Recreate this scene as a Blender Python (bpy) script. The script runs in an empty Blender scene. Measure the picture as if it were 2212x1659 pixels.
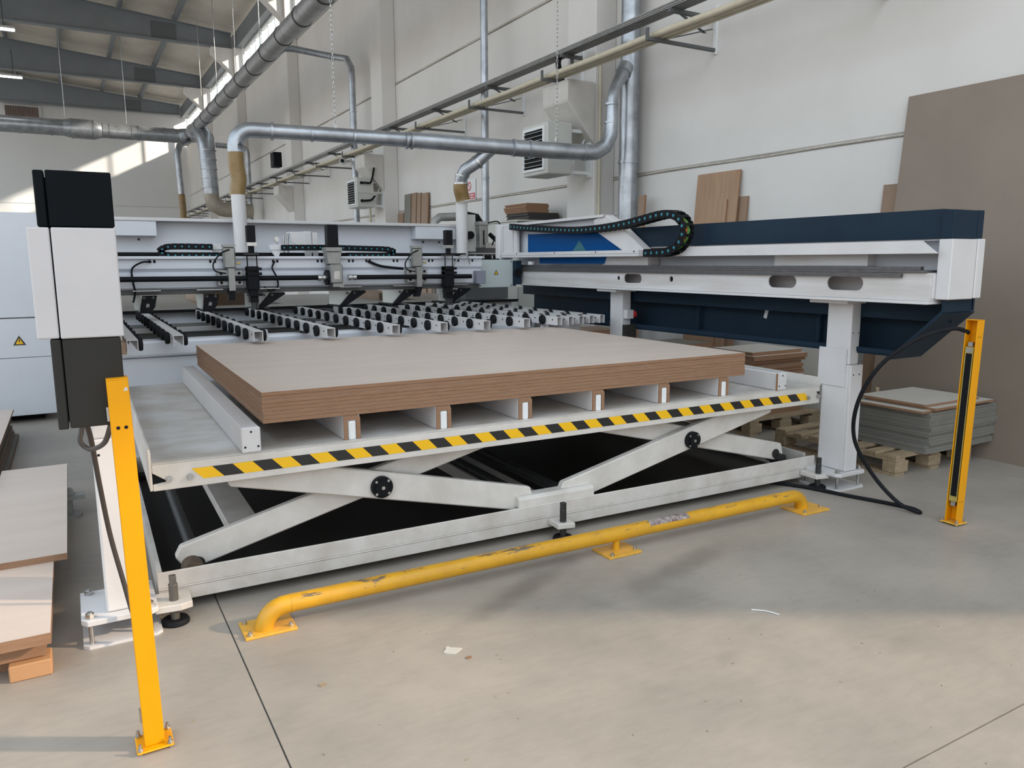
import bpy, math, random
from mathutils import Vector, Matrix, Euler
random.seed(7)
S = bpy.context.scene
COL = S.collection

# ------------------------------------------------------------------ camera, sky, sun, exposure
def look(yaw, pitch, roll):
    f = Vector((math.sin(yaw)*math.cos(pitch), math.cos(yaw)*math.cos(pitch), -math.sin(pitch)))
    r = Vector((math.cos(yaw), -math.sin(yaw), 0)); u = r.cross(f)
    r2 = r*math.cos(roll)+u*math.sin(roll); u2 = -r*math.sin(roll)+u*math.cos(roll)
    return Matrix(((r2.x, u2.x, -f.x), (r2.y, u2.y, -f.y), (r2.z, u2.z, -f.z)))
cam_d = bpy.data.cameras.new('camera'); cam = bpy.data.objects.new('camera', cam_d); COL.objects.link(cam)
cam.matrix_world = Matrix.Translation((0, 0, 1.45)) @ look(0.51939, 0.15894, -0.003765).to_4x4()
cam_d.sensor_width = 36.0; cam_d.lens = 1656.7/2212*36.0; cam_d.clip_end = 200; cam_d.clip_start = 0.05
S.camera = cam

w = bpy.data.worlds.new('sky'); S.world = w; w.use_nodes = True
nt = w.node_tree; bg = nt.nodes['Background']
tc = nt.nodes.new('ShaderNodeTexCoord'); sx = nt.nodes.new('ShaderNodeSeparateXYZ'); cr = nt.nodes.new('ShaderNodeValToRGB')
nt.links.new(tc.outputs['Generated'], sx.inputs[0]); nt.links.new(sx.outputs['Z'], cr.inputs[0]); nt.links.new(cr.outputs[0], bg.inputs[0])
cr.color_ramp.elements[0].color = (0.62, 0.58, 0.54, 1); cr.color_ramp.elements[0].position = 0.0
cr.color_ramp.elements[1].color = (0.82, 0.92, 1.0, 1); cr.color_ramp.elements[1].position = 0.25
bg.inputs[1].default_value = 2.1

sd = bpy.data.lights.new('sun', 'SUN'); sd.energy = 11.0; sd.angle = math.radians(2.2); sd.color = (1.0, 0.86, 0.70)
sun = bpy.data.objects.new('sun', sd); COL.objects.link(sun)
sun.rotation_euler = Vector((-0.86, 0.5, -0.445)).to_track_quat('-Z', 'Y').to_euler()
sun.location = (14, -8, 9)

S.view_settings.view_transform = 'Standard'; S.view_settings.look = 'None'
S.view_settings.gamma = 1.0; S.view_settings.use_curve_mapping = False
S.view_settings.exposure = 0.0
try:
    S.cycles.use_denoising = True; S.cycles.max_bounces = 8; S.cycles.diffuse_bounces = 5
    S.cycles.sample_clamp_indirect = 6.0; S.cycles.caustics_reflective = False; S.cycles.caustics_refractive = False
except Exception: pass

# ------------------------------------------------------------------ materials
MATS = {}
def mat(name, col, rough=0.5, metal=0.0, noise=0.0, nscale=6.0, col2=None, bump=0.0, bscale=60.0, stretch=None, detail=6.0, coat=0.0):
    if name in MATS: return MATS[name]
    m = bpy.data.materials.new(name); m.use_nodes = True; MATS[name] = m
    n = m.node_tree.nodes; l = m.node_tree.links; b = n['Principled BSDF']
    b.inputs['Roughness'].default_value = rough; b.inputs['Metallic'].default_value = metal
    if coat: b.inputs['Coat Weight'].default_value = coat
    c = (*col, 1)
    b.inputs['Base Color'].default_value = c
    g = n.new('ShaderNodeNewGeometry'); mp = n.new('ShaderNodeMapping')
    l.new(g.outputs['Position'], mp.inputs[0])
    if stretch: mp.inputs['Scale'].default_value = stretch
    if noise > 0 or col2:
        t = n.new('ShaderNodeTexNoise'); t.inputs['Scale'].default_value = nscale; t.inputs['Detail'].default_value = detail
        t.inputs['Roughness'].default_value = 0.62
        l.new(mp.outputs[0], t.inputs['Vector'])
        r = n.new('ShaderNodeValToRGB'); l.new(t.outputs['Fac'], r.inputs[0])
        c2 = col2 if col2 else tuple(x*(1-noise) for x in col)
        r.color_ramp.elements[0].position = 0.32; r.color_ramp.elements[1].position = 0.66
        r.color_ramp.elements[0].color = (*c2, 1); r.color_ramp.elements[1].color = c
        l.new(r.outputs[0], b.inputs['Base Color'])
    if bump > 0:
        t2 = n.new('ShaderNodeTexNoise'); t2.inputs['Scale'].default_value = bscale; t2.inputs['Detail'].default_value = 4
        l.new(mp.outputs[0], t2.inputs['Vector'])
        bp = n.new('ShaderNodeBump'); bp.inputs['Strength'].default_value = bump; bp.inputs['Distance'].default_value = 0.01
        l.new(t2.outputs['Fac'], bp.inputs['Height']); l.new(bp.outputs[0], b.inputs['Normal'])
    return m

WHITE = mat('white_paint', (0.66, 0.65, 0.66), 0.42, noise=0.10, nscale=3.0, bump=0.04, bscale=90)
WHITE2 = mat('machine_white', (0.63, 0.655, 0.71), 0.35, noise=0.06, nscale=2.0)
BEAMW = mat('scuffed_white', (0.66, 0.65, 0.66), 0.45, col2=(0.50, 0.47, 0.45), nscale=4.0, stretch=(1, 0.3, 4), bump=0.05)
COVERW = mat('cover_white', (0.52, 0.50, 0.51), 0.5, noise=0.05, nscale=5, bump=0.05, bscale=200)
LIFTW = mat('lift_white', (0.68, 0.65, 0.62), 0.45, col2=(0.55, 0.52, 0.48), nscale=5.0, bump=0.05)
DECK = mat('deck_worn', (0.70, 0.70, 0.71), 0.28, col2=(0.42, 0.37, 0.31), nscale=2.6, stretch=(1, 1.6, 1), bump=0.04)
NAVY = mat('navy_paint', (0.018, 0.034, 0.055), 0.38, noise=0.2, nscale=2)
BLACKC = mat('black_cover', (0.0035, 0.0055, 0.0075), 0.55, noise=0.2)
DGREY = mat('dark_grey_cover', (0.036, 0.034, 0.031), 0.5, noise=0.1)
BLACK = mat('black_plastic', (0.010, 0.011, 0.013), 0.45)
RUBBER = mat('black_rubber', (0.016, 0.017, 0.020), 0.6, noise=0.2, nscale=20)
STEELD = mat('dark_steel', (0.06, 0.06, 0.06), 0.45, metal=0.6, noise=0.3, nscale=20)
RAILM = mat('ground_rail', (0.16, 0.155, 0.16), 0.35, metal=0.7, noise=0.25, nscale=30)
STEEL = mat('bright_steel', (0.55, 0.55, 0.54), 0.32, metal=0.9, noise=0.2, nscale=30)
ALU = mat('cast_aluminium', (0.31, 0.31, 0.295), 0.45, metal=0.55, noise=0.15, nscale=20)
ZINC = mat('galvanised', (0.46, 0.49, 0.53), 0.34, metal=0.75, col2=(0.30, 0.32, 0.35), nscale=5.0, detail=3)
ZINCD = mat('galvanised_dull', (0.42, 0.425, 0.43), 0.36, metal=0.6, col2=(0.28, 0.285, 0.295), nscale=6)
TRAYM = mat('tray_metal', (0.36, 0.36, 0.35), 0.5, metal=0.4, noise=0.2)
BRACK = mat('bracket_grey', (0.11, 0.115, 0.12), 0.6, metal=0.2)
YEL = mat('yellow_post_paint', (0.78, 0.335, 0.002), 0.4, noise=0.05)
YELP = mat('yellow_pipe_paint', (0.70, 0.36, 0.015), 0.33, col2=(0.56, 0.29, 0.02), nscale=7, bump=0.05)
YPLATE = mat('yellow_plate_paint', (0.78, 0.42, 0.05), 0.4, noise=0.2, nscale=20)
TAPEY = mat('tape_yellow', (0.88, 0.50, 0.006), 0.4)
TAPEK = mat('tape_black', (0.014, 0.014, 0.015), 0.4)
HOSE = mat('amber_hose', (0.27, 0.175, 0.065), 0.35, noise=0.25, nscale=15)
TEAL = mat('teal_pin', (0.01, 0.19, 0.25), 0.4)
ORANGE = mat('orange_cable', (0.60, 0.15, 0.03), 0.5)
GREENC = mat('green_cable', (0.10, 0.28, 0.05), 0.5)
BOARDT = mat('board_face', (0.68, 0.575, 0.51), 0.42, col2=(0.615, 0.515, 0.455), nscale=2.2, stretch=(0.5, 3, 1), bump=0.02)
BOARDE = mat('board_edge', (0.32, 0.185, 0.11), 0.75, col2=(0.225, 0.122, 0.068), nscale=14, stretch=(0.7, 0.7, 26))
BROWNT = mat('brown_board_face', (0.30, 0.20, 0.135), 0.5, noise=0.15, nscale=4, stretch=(1, 1, 0.3))
BIGSH = mat('big_sheet_face', (0.25, 0.20, 0.162), 0.5, noise=0.12, nscale=1.6, bump=0.02)
VENEER = mat('oak_veneer', (0.42, 0.27, 0.17), 0.5, col2=(0.34, 0.205, 0.12), nscale=5, stretch=(1, 6, 0.4))
GREYB = mat('grey_board', (0.205, 0.20, 0.178), 0.7, noise=0.12, nscale=6)
PALEB = mat('pale_board_face', (0.60, 0.58, 0.53), 0.45, noise=0.08)
WOOD = mat('pallet_wood', (0.40, 0.31, 0.20), 0.75, col2=(0.27, 0.20, 0.13), nscale=8, stretch=(1, 5, 5), bump=0.15)
PIPEC = mat('cream_pipe', (0.62, 0.57, 0.45), 0.55, noise=0.15, nscale=10)
GRILLE = mat('heater_body', (0.55, 0.56, 0.53), 0.45, noise=0.06)
GIRD = mat('girder_grey', (0.21, 0.235, 0.26), 0.55, noise=0.12, nscale=1.5)
CONC = mat('concrete_block', (0.62, 0.60, 0.57), 0.8, noise=0.14, nscale=5, bump=0.3, bscale=25)
ROOFM = mat('roof_sheet', (0.66, 0.62, 0.55), 0.7, noise=0.2, nscale=0.8)
FRAMEW = mat('window_frame_white', (0.75, 0.77, 0.78), 0.5)
TABLEM = mat('saw_table_metal', (0.34, 0.345, 0.34), 0.35, metal=0.4, col2=(0.25, 0.255, 0.25), nscale=4)
INNER = mat('inner_grey', (0.12, 0.12, 0.12), 0.6, noise=0.2)
BOXG = mat('box_grey', (0.47, 0.53, 0.53), 0.45, noise=0.03)
REDP = mat('red_plastic', (0.55, 0.03, 0.03), 0.4)
LAMPM = mat('lamp_body', (0.7, 0.7, 0.7), 0.5)
BRICKM = mat('vent_brown', (0.16, 0.10, 0.08), 0.8)

def wall_mat():
    m = mat('wall_paint', (0.735, 0.725, 0.71), 0.75, col2=(0.67, 0.655, 0.635), nscale=0.7, bump=0.12, bscale=14, detail=8)
    return m
WALLM = wall_mat()
BACKM = mat('back_wall_paint', (0.72, 0.73, 0.73), 0.8, noise=0.05, nscale=0.5)

def floor_mat():
    m = mat('concrete_floor', (0.41, 0.368, 0.322), 0.45, col2=(0.30, 0.275, 0.247), nscale=1.4, bump=0.05, bscale=40, detail=10)
    n = m.node_tree.nodes; l = m.node_tree.links; b = n['Principled BSDF']
    src = b.inputs['Base Color'].links[0].from_socket
    pos = n.new('ShaderNodeNewGeometry')
    # fine streaky scuffs
    mp = n.new('ShaderNodeMapping'); mp.inputs['Scale'].default_value = (3, 14, 1); mp.inputs['Rotation'].default_value = (0, 0, 0.6)
    l.new(pos.outputs['Position'], mp.inputs[0])
    t = n.new('ShaderNodeTexNoise'); t.inputs['Scale'].default_value = 2.4; t.inputs['Detail'].default_value = 12; t.inputs['Roughness'].default_value = 0.75
    l.new(mp.outputs[0], t.inputs['Vector'])
    r = n.new('ShaderNodeValToRGB'); l.new(t.outputs['Fac'], r.inputs[0])
    r.color_ramp.elements[0].position = 0.30; r.color_ramp.elements[0].color = (0.72, 0.70, 0.67, 1)
    r.color_ramp.elements[1].position = 0.55; r.color_ramp.elements[1].color = (1, 1, 1, 1)
    mx = n.new('ShaderNodeMix'); mx.data_type = 'RGBA'; mx.blend_type = 'MULTIPLY'; mx.inputs['Factor'].default_value = 0.35
    l.new(src, mx.inputs[6]); l.new(r.outputs[0], mx.inputs[7])
    cur = mx.outputs[2]
    # soft-edged darker patches, each an ellipse of its own (centre x, y, radii, rotation, strength)
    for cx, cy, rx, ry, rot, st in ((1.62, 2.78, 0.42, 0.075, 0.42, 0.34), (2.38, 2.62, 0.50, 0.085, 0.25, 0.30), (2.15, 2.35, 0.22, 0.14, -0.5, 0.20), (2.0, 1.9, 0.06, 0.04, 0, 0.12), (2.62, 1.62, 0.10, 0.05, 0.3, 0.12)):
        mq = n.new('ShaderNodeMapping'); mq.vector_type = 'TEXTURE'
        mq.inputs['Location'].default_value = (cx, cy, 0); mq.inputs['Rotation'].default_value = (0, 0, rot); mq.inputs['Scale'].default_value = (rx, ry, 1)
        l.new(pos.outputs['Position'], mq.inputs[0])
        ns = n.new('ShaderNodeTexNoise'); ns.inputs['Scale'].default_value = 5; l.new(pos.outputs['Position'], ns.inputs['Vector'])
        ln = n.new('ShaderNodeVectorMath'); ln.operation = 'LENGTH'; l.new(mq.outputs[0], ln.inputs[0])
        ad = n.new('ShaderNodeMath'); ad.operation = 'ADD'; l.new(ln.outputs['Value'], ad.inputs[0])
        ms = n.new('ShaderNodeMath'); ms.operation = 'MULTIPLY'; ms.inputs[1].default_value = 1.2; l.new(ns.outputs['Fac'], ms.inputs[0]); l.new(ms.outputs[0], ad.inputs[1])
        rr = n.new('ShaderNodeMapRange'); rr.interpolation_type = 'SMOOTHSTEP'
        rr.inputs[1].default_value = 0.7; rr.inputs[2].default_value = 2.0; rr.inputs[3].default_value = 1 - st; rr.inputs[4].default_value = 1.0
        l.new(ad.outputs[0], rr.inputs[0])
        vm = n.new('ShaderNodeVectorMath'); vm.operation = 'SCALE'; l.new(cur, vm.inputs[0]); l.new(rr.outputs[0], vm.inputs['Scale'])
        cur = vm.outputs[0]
    l.new(cur, b.inputs['Base Color'])
    return m
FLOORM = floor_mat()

def glass_mat(name, tint, mixf, rough=0.05):
    m = bpy.data.materials.new(name); m.use_nodes = True; n = m.node_tree.nodes; l = m.node_tree.links
    n.remove(n['Principled BSDF']); o = n['Material Output']
    t = n.new('ShaderNodeBsdfTransparent'); t.inputs[0].default_value = (*tint, 1)
    g = n.new('ShaderNodeBsdfGlossy'); g.inputs['Roughness'].default_value = rough
    x = n.new('ShaderNodeMixShader'); x.inputs[0].default_value = mixf
    l.new(t.outputs[0], x.inputs[1]); l.new(g.outputs[0], x.inputs[2]); l.new(x.outputs[0], o.inputs[0]); return m
GLASS = glass_mat('window_glass', (0.95, 0.97, 0.98), 0.06)
BLUEG = mat('blue_acrylic', (0.0, 0.075, 0.27), 0.3)
def emis(name, col, st):
    m = bpy.data.materials.new(name); m.use_nodes = True; b = m.node_tree.nodes['Principled BSDF']
    b.inputs['Emission Color'].default_value = (*col, 1); b.inputs['Emission Strength'].default_value = st; return m
TUBEL = emis('lamp_tube', (1, 0.98, 0.95), 6.0)

for k_ in ('yellow_post_paint',): MATS[k_].node_tree.nodes['Principled BSDF'].inputs['Specular IOR Level'].default_value = 0.25
for k_ in ('black_cover', 'dark_grey_cover', 'black_plastic', 'black_rubber', 'navy_paint', 'lift_shadow_dark', 'blue_acrylic'):
    if k_ in MATS: MATS[k_].node_tree.nodes['Principled BSDF'].inputs['Specular IOR Level'].default_value = 0.08
# worn paint on the barrier pipe: scratches on its crown
def worn_pipe():
    m = MATS['yellow_pipe_paint']; n = m.node_tree.nodes; l = m.node_tree.links; b = n['Principled BSDF']
    src = b.inputs['Base Color'].links[0].from_socket
    pos = n.new('ShaderNodeNewGeometry'); mp = n.new('ShaderNodeMapping'); mp.inputs['Scale'].default_value = (2.2, 9, 16)
    l.new(pos.outputs['Position'], mp.inputs[0]); t = n.new('ShaderNodeTexNoise'); t.inputs['Scale'].default_value = 3.0; t.inputs['Detail'].default_value = 8; t.inputs['Roughness'].default_value = 0.7
    l.new(mp.outputs[0], t.inputs['Vector'])
    sz = n.new('ShaderNodeSeparateXYZ'); l.new(pos.outputs['Position'], sz.inputs[0])
    mr = n.new('ShaderNodeMapRange'); mr.inputs[1].default_value = 0.085; mr.inputs[2].default_value = 0.125; mr.inputs[3].default_value = 0; mr.inputs[4].default_value = 0.14
    l.new(sz.outputs['Z'], mr.inputs[0]); ad = n.new('ShaderNodeMath'); ad.operation = 'ADD'; l.new(t.outputs['Fac'], ad.inputs[0]); l.new(mr.outputs[0], ad.inputs[1])
    r = n.new('ShaderNodeValToRGB'); l.new(ad.outputs[0], r.inputs[0]); r.color_ramp.elements[0].position = 0.685; r.color_ramp.elements[1].position = 0.72
    r.color_ramp.elements[0].color = (0, 0, 0, 1); r.color_ramp.elements[1].color = (1, 1, 1, 1)
    mx = n.new('ShaderNodeMix'); mx.data_type = 'RGBA'; l.new(r.outputs[0], mx.inputs['Factor']); l.new(src, mx.inputs[6]); mx.inputs[7].default_value = (0.16, 0.12, 0.08, 1)
    l.new(mx.outputs[2], b.inputs['Base Color'])
worn_pipe()

# ------------------------------------------------------------------ mesh builder
class B:
    def __init__(s): s.v = []; s.f = []; s.m = []; s.sm = []
    def add(s, vs, fs, mi=0, smooth=False):
        k = len(s.v); s.v += [tuple(v) for v in vs]; s.f += [tuple(i+k for i in f) for f in fs]; s.m += [mi]*len(fs); s.sm += [smooth]*len(fs); return s
    def box(s, x0, x1, y0, y1, z0, z1, mi=0, mtop=None):
        v = [(x0, y0, z0), (x1, y0, z0), (x1, y1, z0), (x0, y1, z0), (x0, y0, z1), (x1, y0, z1), (x1, y1, z1), (x0, y1, z1)]
        f = [(0, 3, 2, 1), (4, 5, 6, 7), (0, 1, 5, 4), (1, 2, 6, 5), (2, 3, 7, 6), (3, 0, 4, 7)]
        s.add(v, f, mi)
        if mtop is not None: s.m[-6] = mtop; s.m[-5] = mtop
        return s
    def cbox(s, c, d, rot=None, mi=0):
        t = B().box(-d[0]/2, d[0]/2, -d[1]/2, d[1]/2, -d[2]/2, d[2]/2)
        R = rot if rot is not None else Matrix.Identity(3)
        return s.add([R @ Vector(v) + Vector(c) for v in t.v], t.f, mi)
    def prism(s, poly, ax, a0, a1, mi=0, mcap=None):
        # poly: 2D points in the plane normal to axis ax
        def P(p, a): return {0: (a, p[0], p[1]), 1: (p[0], a, p[1]), 2: (p[0], p[1], a)}[ax]
        n = len(poly); vs = [P(p, a0) for p in poly]+[P(p, a1) for p in poly]
        fs = [tuple(range(n))[::-1], tuple(range(n, 2*n))]+[(i, (i+1) % n, n+(i+1) % n, n+i) for i in range(n)]
        s.add(vs, fs, mi)
        if mcap is not None: s.m[-(n+2)] = mcap; s.m[-(n+1)] = mcap
        return s
    def tube(s, pts, r, seg=12, mi=0, caps=True, smooth=True, rs=None):
        pts = [Vector(p) for p in pts]; n = len(pts); rings = []; prev = None
        for i, p in enumerate(pts):
            if i == 0: d = pts[1]-p
            elif i == n-1: d = p-pts[i-1]
            else: d = (pts[i+1]-p).normalized()+(p-pts[i-1]).normalized()
            d.normalize()
            if prev is None:
                a = Vector((0, 0, 1)) if abs(d.z) < 0.9 else Vector((1, 0, 0))
                u = d.cross(a).normalized()
            else:
                u = prev-d*prev.dot(d); u.normalize()
            prev = u; w2 = d.cross(u)
            sc = 1.0
            if 0 < i < n-1:
                c = (pts[i+1]-p).normalized().dot((p-pts[i-1]).normalized()); sc = 1/max(0.5, math.sqrt((1+c)/2))
            rr = (rs[i] if rs else r)
            rings.append([p+(u*math.cos(2*math.pi*k/seg)+w2*math.sin(2*math.pi*k/seg))*rr for k in range(seg)])
        vs = [v for g in rings for v in g]; fs = []
        for i in range(n-1):
            for k in range(seg):
                k2 = (k+1) % seg; fs.append((i*seg+k, i*seg+k2, (i+1)*seg+k2, (i+1)*seg+k))
        s.add(vs, fs, mi, smooth)
        if caps: s.add(rings[0], [tuple(range(seg))[::-1]], mi); s.add(rings[-1], [tuple(range(seg))], mi)
        return s
    def cyl(s, p0, p1, r, seg=16, mi=0, r1=None, smooth=True): return s.tube([p0, p1], r, seg, mi, True, smooth, rs=[r, r1 if r1 is not None else r])
    def ring(s, c, ax, r0, r1, h, seg=24, mi=0):
        # flat washer / band round axis ax
        A = {0: (Vector((0, 1, 0)), Vector((0, 0, 1)), Vector((1, 0, 0))), 1: (Vector((1, 0, 0)), Vector((0, 0, 1)), Vector((0, 1, 0))), 2: (Vector((1, 0, 0)), Vector((0, 1, 0)), Vector((0, 0, 1)))}[ax]
        c = Vector(c); vs = []
        for rr, hh in ((r0, -h/2), (r1, -h/2), (r1, h/2), (r0, h/2)):
            vs += [c+A[2]*hh+(A[0]*math.cos(2*math.pi*k/seg)+A[1]*math.sin(2*math.pi*k/seg))*rr for k in range(seg)]
        fs = []
        for j in range(4):
            for k in range(seg):
                k2 = (k+1) % seg; j2 = (j+1) % 4
                fs.append((j*seg+k, j*seg+k2, j2*seg+k2, j2*seg+k))
        return s.add(vs, fs, mi, False)
    def nut(s, c, r, h, mi=0, ax=2):
        c = Vector(c); d = {0: Vector((1, 0, 0)), 1: Vector((0, 1, 0)), 2: Vector((0, 0, 1))}[ax]
        return s.tube([c, c+d*h], r, 6, mi, True, False)

T = -0.015042          # the lift table and its barrier stand turned slightly against the saw
MT = Matrix.Rotation(T, 4, 'Z')
def mesh(name, b, mats):
    me = bpy.data.meshes.new(name); me.from_pydata([tuple(v) for v in b.v], [], b.f)
    for m in (mats if isinstance(mats, (list, tuple)) else [mats]): me.materials.append(m)
    me.polygons.foreach_set('material_index', b.m); me.polygons.foreach_set('use_smooth', b.sm); me.update()
    return me
def bev(o, wd, seg=1):
    if wd:
        m = o.modifiers.new('bevel', 'BEVEL'); m.width = wd; m.segments = seg; m.limit_method = 'ANGLE'; m.angle_limit = math.radians(40); m.use_clamp_overlap = True
        if seg > 1: m.harden_normals = False
    return o
def tags(o, label, cat, group=None, kind=None):
    if label: o['label'] = label
    if cat: o['category'] = cat
    if group: o['group'] = group
    if kind: o['kind'] = kind
    return o
def thing(name, label, cat, base=(0, 0, 0), rot=False, group=None, kind=None):
    o = bpy.data.objects.new(name, None); COL.objects.link(o); o.empty_display_size = 0.1
    base = Vector(base)
    if rot: o.location = MT @ base; o.rotation_euler = (0, 0, T)
    else: o.location = base
    o['_b'] = list(base); BASE[o.name] = base
    del o['_b']
    return tags(o, label, cat, group, kind)
BASE = {}
def part(name, b, mats, parent, bevel=0, label=None, seg=1, kind=None):
    o = bpy.data.objects.new(name, mesh(name, b, mats)); COL.objects.link(o); o.parent = parent
    if parent.name in BASE: o.matrix_parent_inverse = Matrix.Translation(-BASE[parent.name])
    if label: o['label'] = label
    if kind is None and name in ('screw', 'screws', 'hole', 'bolt_holes', 'rivets', 'cable_slots', 'grille_frame', 'mounting_frame') : kind = 'stuff'
    if kind: o['kind'] = kind
    return bev(o, bevel, seg)
def inst(name, me, parent, loc, rot=(0, 0, 0), bevel=0, label=None):
    o = bpy.data.objects.new(name, me); COL.objects.link(o); o.parent = parent
    if parent.name in BASE: o.matrix_parent_inverse = Matrix.Translation(-BASE[parent.name])
    o.location = loc; o.rotation_euler = rot
    if label: o['label'] = label
    return bev(o, bevel)
def solo(name, b, mats, label, cat, bevel=0, group=None, kind=None, rot=False, seg=1):
    xs = [v[0] for v in b.v]; ys = [v[1] for v in b.v]; zs = [v[2] for v in b.v]
    base = Vector(((min(xs)+max(xs))/2, (min(ys)+max(ys))/2, min(zs)))
    b2 = B(); b2.v = [tuple(Vector(v)-base) for v in b.v]; b2.f = b.f; b2.m = b.m; b2.sm = b.sm
    o = bpy.data.objects.new(name, mesh(name, b2, mats)); COL.objects.link(o)
    if rot: o.location = MT @ base; o.rotation_euler = (0, 0, T)
    else: o.location = base
    tags(o, label, cat, group, kind); return bev(o, bevel, seg)

def arc(c, r, a0, a1, n, plane='xz', k=0.0):
    out = []
    for i in range(n+1):
        a = a0+(a1-a0)*i/n; p, q = r*math.cos(a), r*math.sin(a)
        out.append({'xz': (c[0]+p, c[1], c[2]+q), 'yz': (c[0], c[1]+p, c[2]+q), 'xy': (c[0]+p, c[1]+q, c[2])}[plane])
    return out
def smooth_path(P, n=6):
    P = [Vector(p) for p in P]; out = []
    for i in range(len(P)-1):
        p0 = P[max(i-1, 0)]; p1 = P[i]; p2 = P[i+1]; p3 = P[min(i+2, len(P)-1)]
        for j in range(n):
            t = j/n; out.append(0.5*((2*p1)+(-p0+p2)*t+(2*p0-5*p1+4*p2-p3)*t*t+(-p0+3*p1-3*p2+p3)*t**3))
    out.append(P[-1]); return out
def resample(P, step):
    out = [P[0].copy()]; acc = 0
    for a, b_ in zip(P, P[1:]):
        d = (b_-a).length; t = step-acc
        while t <= d:
            out.append(a+(b_-a)*(t/d)); t += step
        acc = d-(t-step)
    return out

# ================================================================== THE HALL
PY = [0.98+7.27*k for k in range(7)]           # pilaster lines along the right wall
WX = 6.03
# floor: poured slabs with sawn joints
fl = thing('floor', 'grey beige polished concrete floor with sawn joints under the machine', 'floor', (0, 0, -0.12), kind='structure')
xs = [-14.5, -9.5, -4.55, 0.443, 5.44, 9.5]; ys = [-9, -3.81, 1.188, 5.83, 11, 16, 21, 26, 31, 36, 41, 45.5]
part('base', B().box(-14.5, 9.5, -9, 45.5, -0.12, -0.006), INNER, fl)
for i in range(len(xs)-1):
    for j in range(len(ys)-1):
        g = 0.0028
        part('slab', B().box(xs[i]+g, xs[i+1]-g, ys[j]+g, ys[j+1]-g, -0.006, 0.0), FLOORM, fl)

# right wall: precast panels between pilasters
wr = thing('wall_right', 'long off-white precast panel wall behind the machine', 'wall', (WX+0.1, 20, 0), kind='structure')
rows = [0.0, 2.46, 4.98, 7.55]
by = [0.0]+[y for y in PY if y > 3]+[45.45]
for j in range(3):
    z0, z1 = rows[j], rows[j+1]
    for i in range(len(by)-1):
        part('panel', B().box(WX, WX+0.2, by[i]+0.006, by[i+1]-0.006, z0+(0.014 if j else 0), z1-0.014), WALLM, wr, bevel=0.012)
part('joint_filler', B().box(WX+0.03, WX+0.18, 0.01, 45.4, 0, 7.55), CONC, wr)
for zj in rows[1:3]:
    b = B()
    for i in range(len(by)-1):
        b.tube([(WX-0.001, by[i]+(by[i+1]-by[i])*t/12, zj+0.006*math.sin(i*5+t*2.1)) for t in range(13)], 0.011, 6)
    part('mortar_bead', b, mat('mortar', (0.60, 0.56, 0.50), 0.9, noise=0.3, nscale=20), wr)
part('sill', B().box(WX-0.10, WX+0.22, 0.0, 45.4, 7.552, 7.63), FRAMEW, wr)
# wall above the added gate, nearer the camera than the frame shows
part('lintel_panel', B().box(WX, WX+0.2, -5.2, -0.006, 4.15, 7.55), WALLM, wr)
part('door_side_panel', B().box(WX, WX+0.2, -8.5, -5.2, 0, 7.55), WALLM, wr)
GLASSD = glass_mat('sun_dimming_glass', (0.61, 0.575, 0.53), 0.05)  # tinted panes of an added, unseen gate weaken the sun near the camera
dw = thing('added_gate', 'added unseen glazed gate dimming the sun beside the camera', 'door', (WX+0.1, -2.6, 0), kind='structure')
fb_ = B().box(WX+0.05, WX+0.13, -5.19, -0.01, 4.07, 4.14).box(WX+0.05, WX+0.13, -5.19, -5.12, 0, 4.07).box(WX+0.05, WX+0.13, -0.08, -0.01, 0, 4.07)
part('added_gate_frame', fb_, FRAMEW, dw, kind='stuff')
for k in range(3): part('pane', B().box(WX+0.085, WX+0.093, -5.12+k*1.68, -5.12+(k+1)*1.68-0.002, 0.0, 4.07), GLASSD, dw)
PILX = 5.72
for k, y in enumerate(PY):
    if k in (0, 6): continue
    o = solo('pilaster', B().box(PILX, WX-0.002, y-0.30, y+0.30, 0, 8.95), WALLM, 'white concrete pilaster on the long wall, number %s from the right edge of the photo' % ['', 'one', 'two', 'three', 'four', 'five', 'six'][k], 'pilaster', bevel=0.01, kind='structure')
    # haunch carrying the roof girder
    o2 = part('haunch', B().prism([(4.98, 8.93), (PILX-0.001, 8.93), (PILX-0.001, 8.05), (5.45, 8.30), (4.98, 8.72)], 1, y-0.19, y+0.19), WALLM, o, bevel=0.01)
    o2.matrix_parent_inverse = Matrix.Translation(-Vector(o.location))
# mid height corbels
for k, y in ((1, 8.205), (2, 15.47), (3, 22.74), (4, 30.0)):
    solo('wall_corbel', B().prism([(5.30, 3.58), (PILX-0.001, 3.58), (PILX-0.001, 2.86), (5.66, 2.92), (5.30, 3.33)], 1, y-0.275, y+0.275), CONC,
         'rough concrete corbel block on pilaster %s' % ['', 'above the nearer unit heater', 'above the farther unit heater', 'third along the wall', 'fourth along the wall'][k], 'corbel', bevel=0.015, kind='structure')
# clerestory
for i in range(len(by)-1):
    y0, y1 = by[i]+(0.35 if i else 0.02), by[i+1]-0.35
    wn = thing('window_%d' % (i+1), 'clerestory window strip in bay %d from the camera above the long wall' % (i+1), 'window', (WX+0.1, (y0+y1)/2, 7.63), kind='structure')
    f = B(); f.box(WX+0.03, WX+0.13, y0, y1, 7.635, 7.72).box(WX+0.03, WX+0.13, y0, y1, 8.86, 8.94)
    nm = 7
    for q in range(nm+1):
        yy = y0+0.03+(y1-y0-0.06)*q/nm; f.box(WX+0.035, WX+0.125, yy-0.03, yy+0.03, 7.72, 8.86)
    part('frame', f, FRAMEW, wn)
    for q in range(nm):
        a = y0+0.03+(y1-y0-0.06)*q/nm+0.03; c = y0+0.03+(y1-y0-0.06)*(q+1)/nm-0.03
        part('pane', B().box(WX+0.075, WX+0.083, a, c, 7.72, 8.86), GLASS, wn)
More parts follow.
